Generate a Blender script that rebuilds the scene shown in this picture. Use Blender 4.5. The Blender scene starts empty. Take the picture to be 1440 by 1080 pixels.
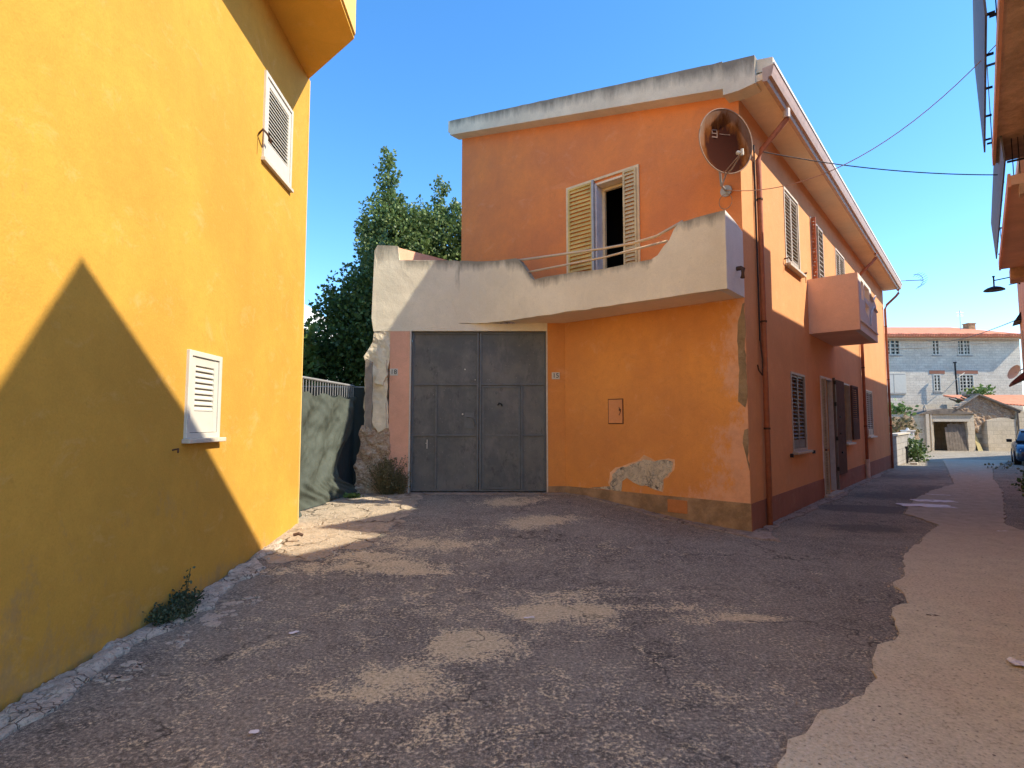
import bpy, bmesh, math, random
import numpy as np
from mathutils import Vector, Matrix, noise
from mathutils.geometry import delaunay_2d_cdt
random.seed(7)
R = math.radians
sc = bpy.context.scene
COL = sc.collection

# ------------------------------------------------------------------ materials
class NT:
    def __init__(s, name):
        s.m = bpy.data.materials.new(name); s.m.use_nodes = True
        s.t = s.m.node_tree; s.b = s.t.nodes['Principled BSDF']
        s.b.inputs['Roughness'].default_value = .85
        s.b.inputs['Specular IOR Level'].default_value = .25
    def n(s, typ, **kw):
        x = s.t.nodes.new(typ)
        for k, v in kw.items():
            if k.startswith('i_'):
                x.inputs[int(k[2:])].default_value = v
            else: setattr(x, k, v)
        return x
    def l(s, a, b): s.t.links.new(a, b)
    def coord(s, scale=(1, 1, 1)):
        tc = s.n('ShaderNodeNewGeometry'); mp = s.n('ShaderNodeMapping')
        mp.inputs['Scale'].default_value = scale
        s.l(tc.outputs['Position'], mp.inputs['Vector']); return mp.outputs['Vector']
    def noise(s, scale, detail=6, rough=.6, stretch=(1, 1, 1), dist=0):
        x = s.n('ShaderNodeTexNoise'); s.l(s.coord(stretch), x.inputs['Vector'])
        x.inputs['Scale'].default_value = scale; x.inputs['Detail'].default_value = detail
        x.inputs['Roughness'].default_value = rough; x.inputs['Distortion'].default_value = dist
        return x.outputs['Fac']
    def rng(s, v, a, b, c=0., d=1.):
        x = s.n('ShaderNodeMapRange'); s.l(v, x.inputs[0])
        for i, q in enumerate((a, b, c, d)): x.inputs[i+1].default_value = q
        return x.outputs[0]
    def math(s, op, a, b):
        x = s.n('ShaderNodeMath', operation=op)
        for i, q in enumerate((a, b)):
            if isinstance(q, (int, float)): x.inputs[i].default_value = q
            else: s.l(q, x.inputs[i])
        return x.outputs[0]
    def mix(s, f, a, b, typ='MIX'):
        x = s.n('ShaderNodeMix', data_type='RGBA', blend_type=typ)
        if isinstance(f, (int, float)): x.inputs[0].default_value = f
        else: s.l(f, x.inputs[0])
        for i, q in ((6, a), (7, b)):
            if isinstance(q, tuple): x.inputs[i].default_value = (*q[:3], 1)
            else: s.l(q, x.inputs[i])
        return x.outputs[2]
    def attr(s, name):
        x = s.n('ShaderNodeAttribute'); x.attribute_name = name; return x.outputs['Fac']
    def col(s, c):
        if isinstance(c, tuple): s.b.inputs['Base Color'].default_value = (*c[:3], 1)
        else: s.l(c, s.b.inputs['Base Color'])
    def bump(s, h, strength=.3, dist=.01):
        x = s.n('ShaderNodeBump'); x.inputs['Strength'].default_value = strength
        x.inputs['Distance'].default_value = dist; s.l(h, x.inputs['Height'])
        s.l(x.outputs[0], s.b.inputs['Normal'])

def mul(c, f): return tuple(min(1, v*f) for v in c)

def plaster(name, c, var=.18, warm=None, bump=.35, dirt=None, dirtc=(.12, .1, .08), rough=.9, blot=1.1, streak=None, fade=None):
    m = NT(name)
    big = m.rng(m.noise(blot, 6, .65), .38, .62)
    mid = m.rng(m.noise(5, 8, .72), .45, .66)
    fine = m.noise(70, 4, .7)
    a = m.mix(big, mul(c, 1-var), mul(warm or c, 1+var*.5))
    a = m.mix(m.math('MULTIPLY', mid, .45), a, mul(c, 1-var*.9))
    a = m.mix(m.rng(fine, .5, .7, 0, .35), a, mul(c, 1.15)); a = m.mix(m.rng(fine, .47, .36, 0, .3), a, mul(c, .75))
    # old runs of rain water and hairline dirt
    st = m.rng(m.noise(2.2, 5, .7, (1.4, 1.4, .16)), .55, .8, 0, .22)
    a = m.mix(st, a, mul(c, .68))
    tro = m.rng(m.noise(3.4, 7, .75, (1, 1, 1), 1.8), .52, .66, 0, .30)
    a = m.mix(tro, a, mul(c, .80))
    lite = m.rng(m.noise(2.1, 8, .78, (1, 1, 1.4), .6), .56, .68, 0, .26)
    a = m.mix(lite, a, tuple(v*.6+.4*g for v, g in zip(mul(c, 1.15), (.8, .68, .5))))
    spot = m.rng(m.noise(17, 3, .6), .66, .74, 0, .4)
    a = m.mix(spot, a, mul(c, .7))
    if fade:
        ff = m.rng(m.math('ADD', m.attr('fade'), m.math('MULTIPLY', m.math('SUBTRACT', m.noise(5, 9, .8, (1, 1, .6)), .5), 3.)), .35, .8, 0, .8)
        a = m.mix(ff, a, m.mix(mid, fade, mul(fade, .85)))
    if dirt:
        d = m.attr('dirt')
        sn = m.noise(dirt, 7, .72, (1, 1, .22))
        f = m.rng(m.math('ADD', m.math('MULTIPLY', d, .75), m.math('MULTIPLY', sn, 1.0)), .80, 1.22, 0, .75)
        a = m.mix(f, a, dirtc)
    m.col(a); m.b.inputs['Roughness'].default_value = rough
    m.bump(m.math('ADD', m.math('MULTIPLY', fine, .5), m.math('MULTIPLY', m.noise(14, 5, .6), 1.0)), bump, .012)
    return m.m

def simple(name, c, rough=.6, metal=0., var=.15, scale=8, bump=.1, spec=.3):
    m = NT(name)
    f = m.rng(m.noise(scale, 6, .65), .3, .7)
    m.col(m.mix(f, mul(c, 1-var), mul(c, 1+var)))
    m.b.inputs['Roughness'].default_value = rough; m.b.inputs['Metallic'].default_value = metal
    m.b.inputs['Specular IOR Level'].default_value = spec
    if bump: m.bump(m.noise(scale*6, 4, .6), bump, .004)
    return m.m

M = {}
M['yellow'] = plaster('yellow_plaster', (.62, .335, .052), .13, blot=.8, fade=(.44, .27, .10))
M['yellow_trim'] = plaster('yellow_trim_plaster', (.80, .52, .16), .08)
M['soffit_orange'] = plaster('ochre_soffit', (.80, .42, .06), .08)
M['front_up'] = plaster('front_plaster', (.76, .255, .092), .11, (.78, .26, .075))
M['front_low'] = plaster('front_lower_plaster', (.74, .30, .085), .11, (.76, .32, .075), blot=.7, fade=(.78, .42, .25))
M['pink'] = plaster('salmon_pilaster_plaster', (.80, .42, .27), .14)
M['side'] = plaster('side_plaster', (.71, .335, .14), .08)
M['side_balc'] = plaster('salmon_balcony_plaster', (.84, .58, .43), .1)
M['patchorange'] = plaster('faded_orange_plaster', (.68, .32, .15), .16, blot=2.5)
M['plinth'] = plaster('plinth_plaster', (.40, .26, .14), .4, bump=.8, blot=3)
M['plinth_side'] = plaster('side_plinth_plaster', (.34, .15, .095), .15)
M['beige'] = plaster('beige_render', (.83, .73, .53), .1, dirt=5., dirtc=(.13, .115, .085))
M['beige_soffit'] = plaster('beige_soffit_render', (.88, .72, .52), .1)
M['fascia'] = plaster('fascia_render', (.74, .65, .49), .14, dirt=4., dirtc=(.10, .09, .075))
M['cream'] = plaster('cream_rubble_render', (.84, .71, .49), .25, bump=1., blot=3)
M['liftedpaint'] = plaster('lifted_paint', (.86, .52, .28), .25, bump=.8)
M['metercover'] = plaster('meter_cover_paint', (.72, .31, .12), .1)
M['cornerdirt'] = plaster('mouldy_corner_render', (.34, .235, .13), .4, bump=1., blot=5)
M['greyren'] = plaster('grey_bare_render', (.36, .29, .22), .3, bump=1., blot=4)
def broken_mat(name, c, sc_=7.):
    m = NT(name)
    fine = m.noise(40, 5, .75); mid = m.noise(6, 8, .75)
    v = m.n('ShaderNodeTexVoronoi'); v.feature = 'DISTANCE_TO_EDGE'; v.inputs['Scale'].default_value = sc_
    wv = m.n('ShaderNodeTexNoise'); wv.inputs['Scale'].default_value = 6.; m.l(m.coord(), wv.inputs['Vector'])
    vm = m.n('ShaderNodeVectorMath', operation='MULTIPLY_ADD'); m.l(wv.outputs['Color'], vm.inputs[0]); vm.inputs[1].default_value = (.35, .35, .35); m.l(m.coord(), vm.inputs[2])
    m.l(vm.outputs[0], v.inputs['Vector'])
    crack = m.math('MULTIPLY', m.rng(v.outputs['Distance'], 0, .045, 1, 0), m.rng(m.noise(2.5, 4, .6), .42, .58))
    a = m.mix(m.rng(mid, .38, .62), mul(c, .7), mul(c, 1.12))
    a = m.mix(m.rng(fine, .46, .36, 0, .8), a, mul(c, .38)); a = m.mix(m.rng(mid, .56, .66, 0, .7), a, (.30, .25, .2))
    a = m.mix(crack, a, mul(c, .22))
    m.col(a); m.b.inputs['Roughness'].default_value = .95
    m.bump(m.math('ADD', m.math('MULTIPLY', crack, -1.5), m.math('ADD', fine, m.math('MULTIPLY', mid, 2.))), 1., .03); return m.m
M['concrete'] = broken_mat('broken_concrete', (.82, .71, .56), 8.)
M['patch'] = broken_mat('old_lime_patch', (.86, .74, .52), 6.)
M['apron'] = broken_mat('dusty_concrete_apron', (.50, .41, .33), 4.)
M['white_render'] = plaster('white_far_render', (.75, .72, .66), .06)
M['peach'] = plaster('peach_plaster', (.74, .50, .36), .15, bump=.5)
M['peach_stain'] = plaster('stained_soffit_plaster', (.62, .43, .28), .35, bump=1., blot=4)
M['white'] = simple('white_paint', (.62, .585, .49), .5, var=.06)
M['whiteold'] = simple('aged_cream_paint', (.60, .53, .42), .55, var=.15)
M['slat'] = simple('grey_cream_slats', (.42, .36, .29), .55, var=.15)
M['doorcream'] = simple('cream_door_frame', (.74, .58, .35), .5, var=.12)
M['gold'] = simple('ochre_slats', (.66, .46, .14), .5, var=.25, scale=2.2)
M['goldgrey'] = simple('tan_slats', (.62, .48, .26), .5, var=.2)
M['brown'] = simple('brown_shutter', (.12, .075, .055), .95, var=.25, spec=.05)
M['darkslat'] = simple('dark_slats', (.16, .13, .12), .5, var=.2)
M['lilac'] = simple('grey_lilac_jamb', (.62, .60, .62), .6)
M['dark'] = simple('dark_interior', (.012, .012, .013), .9, bump=0)
M['black'] = simple('black_iron', (.022, .022, .024), .5, .3)
M['rustiron'] = simple('rusty_iron', (.10, .055, .035), .8, .2, .4, 20)
M['grey_metal'] = simple('grey_galvanised', (.42, .42, .41), .5, .5, .15)
M['gate_trim'] = simple('gate_bar_paint', (.13, .138, .138), .5, .2, .2)
M['pipe'] = simple('copper_coloured_pipe', (.42, .16, .09), .55, .1, .2)
M['pipewhite'] = simple('pale_plastic_pipe', (.62, .52, .46), .5)
M['gutter'] = simple('brown_gutter', (.50, .34, .25), .5, .1, .15)
M['sunlitlip'] = simple('sunlit_gutter_edge', (.80, .76, .68), .4)  # near-white colour stands in for sun on the gutter's top edge
M['cream_rail'] = simple('cream_rail', (.66, .50, .32), .45, .1, .12)
M['wire'] = simple('cable_sheath', (.05, .05, .06), .6, bump=0)
M['wirepink'] = simple('orange_painted_cable', (.5, .28, .18), .6, bump=0)
M['vent'] = simple('orange_vent_cover', (.50, .19, .06), .6, var=.12)
M['tile'] = None
M['sand'] = broken_mat('sandy_rubble_ground', (.64, .52, .37), 1.5)
M['panelgrey'] = simple('grey_corrugated_panel', (.13, .125, .13), .6, .1, .2)
M['blockwall'] = None
M['tyre'] = simple('tyre_rubber', (.02, .02, .02), .9)
M['car'] = simple('dark_blue_car_paint', (.02, .05, .10), .2, .5, .05, bump=0, spec=.6)
M['carglass'] = simple('car_glass', (.05, .08, .12), .08, 0, .05, bump=0, spec=.8)
M['lens'] = simple('headlight_lens', (.7, .7, .7), .1, 0, .05, bump=0, spec=.8)
M['wood'] = simple('weathered_planks', (.22, .18, .14), .85, 0, .35, 5, .4)
M['woodyellow'] = simple('yellow_board', (.55, .45, .2), .7)
M['paper'] = simple('white_paper', (.75, .72, .70), .7, var=.08)
M['bark'] = simple('bark', (.10, .075, .055), .9, 0, .3, 15, .6)
M['redcloth'] = simple('dark_red_awning', (.16, .05, .05), .7)
M['glass'] = simple('dark_pane', (.02, .025, .03), .15, bump=0, spec=.6)

def make_leaf(name, c1, c2, c3):
    m = NT(name)
    g = m.n('ShaderNodeNewGeometry')
    r = g.outputs['Random Per Island']
    a = m.mix(m.rng(r, 0, .75), c1, c2); a = m.mix(m.rng(r, .86, .98), a, c3)
    a = m.mix(m.rng(m.noise(1.3, 3), .35, .65, 0, .5), a, c1)
    m.col(a); m.b.inputs['Roughness'].default_value = .5; m.b.inputs['Specular IOR Level'].default_value = .35
    tr = m.n('ShaderNodeBsdfTranslucent'); m.l(a, tr.inputs[0])
    mx = m.n('ShaderNodeMixShader'); mx.inputs[0].default_value = .3
    out = m.t.nodes['Material Output']
    m.l(m.b.outputs[0], mx.inputs[1]); m.l(tr.outputs[0], mx.inputs[2]); m.l(mx.outputs[0], out.inputs[0])
    return m.m
M['leaf'] = make_leaf('laurel_leaves', (.07, .115, .04), (.22, .31, .09), (.42, .47, .18))
M['leafdark'] = make_leaf('dark_hedge_leaves', (.04, .08, .025), (.13, .21, .055), (.32, .42, .12))
M['leaflight'] = make_leaf('bright_shrub_leaves', (.09, .16, .04), (.17, .27, .07), (.32, .36, .13))
M['weed'] = make_leaf('dusty_weed_leaves', (.05, .075, .04), (.11, .14, .07), (.2, .19, .11))
M['weeddry'] = make_leaf('dry_weed_leaves', (.13, .12, .06), (.24, .21, .10), (.36, .30, .16))

def roof_tile(name, ax=(1, 0, 0)):
    m = NT(name)
    w = m.n('ShaderNodeTexWave'); w.wave_type = 'BANDS'; w.bands_direction = 'X'
    m.l(m.coord(), w.inputs['Vector']); w.inputs['Scale'].default_value = 1.6
    a = m.mix(m.rng(m.noise(3, 6, .7), .3, .7), (.62, .20, .10), (.72, .30, .17))
    a = m.mix(m.rng(m.noise(14, 4, .7), .5, .75, 0, .5), a, (.40, .15, .09))
    m.col(a); m.bump(w.outputs['Fac'], .6, .05); return m.m
M['tile'] = roof_tile('terracotta_tiles')

def blockmat(name, c, c2, mortar, bw=.5, bh=.2, ang=0.):
    m = NT(name)
    tc = m.n('ShaderNodeNewGeometry'); mp = m.n('ShaderNodeMapping')
    # wall plane -> (along, up): rotate the wall on to the XY plane of the texture
    vr = m.n('ShaderNodeVectorRotate'); vr.rotation_type = 'Z_AXIS'; vr.inputs['Angle'].default_value = -ang
    m.l(tc.outputs['Position'], vr.inputs['Vector'])
    sep = m.n('ShaderNodeSeparateXYZ'); m.l(vr.outputs[0], sep.inputs[0])
    cb = m.n('ShaderNodeCombineXYZ'); m.l(sep.outputs[0], cb.inputs[0]); m.l(sep.outputs[2], cb.inputs[1])
    b = m.n('ShaderNodeTexBrick'); m.l(cb.outputs[0], b.inputs['Vector'])
    b.inputs['Color1'].default_value = (*c, 1); b.inputs['Color2'].default_value = (*c2, 1); b.inputs['Mortar'].default_value = (*mortar, 1)
    b.inputs['Scale'].default_value = 1; b.inputs['Brick Width'].default_value = bw; b.inputs['Row Height'].default_value = bh
    b.inputs['Mortar Size'].default_value = .014; b.inputs['Mortar Smooth'].default_value = .3
    a = m.mix(m.rng(m.noise(1.2, 6, .7), .35, .7, 0, .55), b.outputs['Color'], mul(c, .6))
    a = m.mix(m.rng(m.noise(9, 5, .7), .4, .75, 0, .5), a, mul(c2, 1.25))
    m.col(a); m.bump(m.math('ADD', m.math('MULTIPLY', b.outputs['Fac'], -1.), m.noise(20, 4)), .5, .02); return m.m
M['greyblock'] = blockmat('grey_block_masonry', (.60, .52, .41), (.74, .66, .53), (.42, .37, .30))
M['tanblock'] = blockmat('tan_stone_blocks', (.66, .56, .40), (.74, .64, .48), (.46, .38, .27), .55, .28)
M['darkblock'] = blockmat('grey_garden_blocks', (.34, .32, .30), (.40, .38, .35), (.22, .21, .2), .5, .25, R(49.5))

def strands(m, scale, w=.022, dist=1.4):
    x = m.n('ShaderNodeTexNoise'); m.l(m.coord(), x.inputs['Vector']); x.inputs['Scale'].default_value = scale
    x.inputs['Detail'].default_value = 3; x.inputs['Roughness'].default_value = .6; x.inputs['Distortion'].default_value = dist
    return m.rng(m.math('ABSOLUTE', m.math('SUBTRACT', x.outputs['Fac'], .5), 0), 0, w, 1, 0)
def ground_mat():
    m = NT('worn_asphalt')
    fine = m.noise(42, 4, .7); mid = m.noise(6, 8, .75); big = m.noise(.75, 7, .7); grit = m.noise(130, 2, .6)
    a = m.mix(m.rng(mid, .38, .62), (.135, .120, .096), (.25, .222, .175))
    a = m.mix(m.rng(big, .44, .58, 0, .8), a, (.31, .275, .21))
    a = m.mix(m.rng(fine, .5, .62, 0, .75), a, (.60, .51, .38))
    a = m.mix(m.rng(fine, .46, .36, 0, .55), a, (.06, .056, .05))
    a = m.mix(m.rng(grit, .56, .7, 0, .6), a, (.56, .53, .46))
    s1 = strands(m, 21); s2 = strands(m, 34, .03, 1.)
    area = m.rng(m.noise(1.6, 6, .75), .42, .58, .1, .95)
    a = m.mix(m.math('MULTIPLY', s1, area), a, (.62, .56, .45))
    a = m.mix(m.math('MULTIPLY', s2, m.math('MULTIPLY', area, .6)), a, (.05, .043, .038))
    d = m.attr('dust')
    f = m.math('ADD', d, m.math('ADD', m.math('MULTIPLY', m.math('SUBTRACT', m.noise(3.2, 12, .85, (1, 1, 1), .8), .5), 3.8), m.math('MULTIPLY', m.math('SUBTRACT', fine, .5), 2.2)))
    fd = m.rng(f, .40, .66, 0, .93)
    dustc = m.mix(m.rng(fine, .38, .62), (.62, .50, .29), (.92, .78, .50))
    dustc = m.mix(m.math('MULTIPLY', s2, .5), dustc, (.30, .22, .14))
    a = m.mix(fd, a, dustc)
    cv = m.n('ShaderNodeTexVoronoi'); cv.feature = 'DISTANCE_TO_EDGE'; cv.inputs['Scale'].default_value = .55
    cw = m.n('ShaderNodeTexNoise'); cw.inputs['Scale'].default_value = 3.; cw.inputs['Detail'].default_value = 8; m.l(m.coord(), cw.inputs['Vector'])
    cm = m.n('ShaderNodeVectorMath', operation='MULTIPLY_ADD'); m.l(cw.outputs['Color'], cm.inputs[0]); cm.inputs[1].default_value = (.9, .9, .9); m.l(m.coord(), cm.inputs[2]); m.l(cm.outputs[0], cv.inputs['Vector'])
    crk = m.math('MULTIPLY', m.rng(cv.outputs['Distance'], .0, .012, 1, 0), m.rng(m.noise(1.1, 4, .6), .46, .56))
    a = m.mix(m.math('MULTIPLY', crk, .8), a, (.035, .033, .03))
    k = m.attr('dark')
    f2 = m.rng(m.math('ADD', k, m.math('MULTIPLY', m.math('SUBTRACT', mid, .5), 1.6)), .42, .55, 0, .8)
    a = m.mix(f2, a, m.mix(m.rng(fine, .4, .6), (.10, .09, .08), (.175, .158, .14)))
    v = m.n('ShaderNodeTexVoronoi'); v.feature = 'F1'; m.l(m.coord(), v.inputs['Vector']); v.inputs['Scale'].default_value = 20
    sepc = m.n('ShaderNodeSeparateColor'); m.l(v.outputs['Color'], sepc.inputs[0])
    st = m.math('MULTIPLY', m.rng(v.outputs['Distance'], .09, .15, .85, 0), m.rng(sepc.outputs[0], .84, .87, 0, 1))
    a = m.mix(st, a, (.58, .52, .44))
    m.col(a); m.b.inputs['Roughness'].default_value = .92
    h = m.math('ADD', m.math('MULTIPLY', fine, 2.), m.math('ADD', m.math('MULTIPLY', s2, -.25), m.math('ADD', m.math('MULTIPLY', mid, 1.2), m.math('MULTIPLY', grit, .6))))
    m.bump(h, .7, .018)
    return m.m
M['ground'] = ground_mat()

def tan_mat():
    m = NT('pale_worn_concrete_road')
    fine = m.noise(48, 4, .7); mid = m.noise(5, 8, .75); big = m.noise(.8, 5, .6)
    a = m.mix(m.rng(mid, .38, .62), (.64, .55, .35), (.80, .70, .46))
    a = m.mix(m.rng(big, .4, .62, 0, .7), a, (.68, .54, .35))
    a = m.mix(m.rng(fine, .5, .64, 0, .7), a, (.88, .74, .54))
    a = m.mix(m.rng(fine, .44, .34, 0, .75), a, (.28, .20, .14))
    a = m.mix(m.math('MULTIPLY', strands(m, 24), .4), a, (.74, .60, .44))
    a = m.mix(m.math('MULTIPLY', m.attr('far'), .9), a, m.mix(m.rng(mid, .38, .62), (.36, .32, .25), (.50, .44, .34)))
    v = m.n('ShaderNodeTexVoronoi'); m.l(m.coord(), v.inputs['Vector']); v.inputs['Scale'].default_value = 16
    sepc = m.n('ShaderNodeSeparateColor'); m.l(v.outputs['Color'], sepc.inputs[0])
    st = m.math('MULTIPLY', m.rng(v.outputs['Distance'], .1, .16, 1, 0), m.rng(sepc.outputs[0], .86, .89, 0, 1))
    a = m.mix(st, a, (.13, .09, .065))
    m.col(a); m.b.inputs['Roughness'].default_value = .92
    m.bump(m.math('ADD', m.math('MULTIPLY', fine, 1.5), mid), .9, .016); return m.m
M['tan'] = tan_mat()

def gate_mat():
    m = NT('grey_green_gate_sheet')
    a = m.mix(m.rng(m.noise(1.3, 6, .65), .4, .6), (.088, .096, .095), (.145, .145, .128))
    a = m.mix(m.rng(m.noise(2.6, 8, .75, (1, 1, .5)), .5, .64, 0, .65), a, (.17, .165, .155))
    a = m.mix(m.rng(m.noise(3.3, 9, .78, (1, 1, .6)), .56, .66, 0, .8), a, (.035, .040, .044))
    a = m.mix(m.rng(m.noise(11, 6, .8, (1, 1, .35)), .60, .68, 0, .8), a, (.045, .045, .045))
    a = m.mix(m.rng(m.noise(30, 4, .6), .66, .72, 0, .7), a, (.3, .28, .25))
    m.col(a); m.b.inputs['Roughness'].default_value = .5; m.b.inputs['Specular IOR Level'].default_value = .4
    m.bump(m.noise(3, 4), .35, .03); return m.m
M['gate'] = gate_mat()

def net_mat(name, c):
    m = NT(name)
    w = m.noise(90, 2, .5)
    a = m.mix(m.rng(m.noise(3, 5, .6), .3, .7), mul(c, .8), mul(c, 1.15))
    a = m.mix(m.rng(w, .4, .6, 0, .3), a, mul(c, .6))
    m.col(a); m.b.inputs['Roughness'].default_value = .75
    m.bump(m.math('ADD', m.noise(9, 4, .5, (1, 1, .35)), m.math('MULTIPLY', w, .2)), .5, .05); return m.m
M['net'] = net_mat('grey_green_shade_net', (.085, .10, .082))
M['netshaded'] = net_mat('net_in_shade', (.035, .045, .045))  # darker copy of the net, with its shade put into the colour

def dish_mat():
    m = NT('rusted_dish_enamel')
    u, v = m.attr('du'), m.attr('dv')   # -1..1 across the dish
    n1 = m.noise(5, 6, .7, (2.2, 2.2, .4))
    # rust spreads from the middle and runs down
    du = m.math('POWER', m.math('ABSOLUTE', u, 0), 2.)
    dv = m.math('POWER', m.math('ABSOLUTE', m.math('ADD', v, .28), 0), 2.)
    rad = m.math('SQRT', m.math('ADD', m.math('MULTIPLY', du, 1.5), dv), 0)
    f = m.rng(m.math('ADD', rad, m.math('MULTIPLY', m.math('SUBTRACT', n1, .5), -.9)), .95, 1.35, 1, 0)
    a = m.mix(f, (.24, .15, .10), (.20, .062, .010))
    f2 = m.rng(m.math('ADD', rad, m.math('MULTIPLY', m.math('SUBTRACT', n1, .5), -1.1)), .72, 1.12, 1, 0)
    a = m.mix(f2, a, (.042, .012, .007))
    m.col(a); m.b.inputs['Roughness'].default_value = 1.; m.b.inputs['Specular IOR Level'].default_value = .03
    return m.m
M['dish'] = dish_mat()
M['emblem'] = simple('worn_emblem_print', (.20, .12, .085), .9, bump=0)
M['dishrim'] = simple('dish_rim', (.34, .23, .16), .8)

def rubble_mat():
    m = NT('crumbling_rubble')
    n1 = m.noise(4, 8, .75, (1, 1, 1.6), .4); n2 = m.noise(13, 7, .75, (1, 1, 1.6), .8)
    a = m.mix(m.rng(n1, .35, .65), (.38, .21, .12), (.66, .50, .33))
    a = m.mix(m.rng(n2, .5, .62, 0, .8), a, (.78, .66, .48))
    a = m.mix(m.rng(n2, .42, .36, 0, .85), a, (.12, .07, .045))
    m.col(a); m.bump(m.math('ADD', n2, n1), 1., .05); return m.m
M['rubble'] = rubble_mat()

# ------------------------------------------------------------------ geometry helpers
class F:
    """a vertical wall frame: u runs along the wall, k is outward, z is up"""
    def __init__(s, p, th, flip=False, z=0.):
        s.p = Vector((p[0], p[1], z)); t = R(th)
        s.d = Vector((math.sin(t), math.cos(t), 0)); s.n = Vector((s.d.y, -s.d.x, 0)) * (-1 if flip else 1)
    def __call__(s, u, k, z): return s.p + s.d*u + s.n*k + Vector((0, 0, z))

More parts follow.
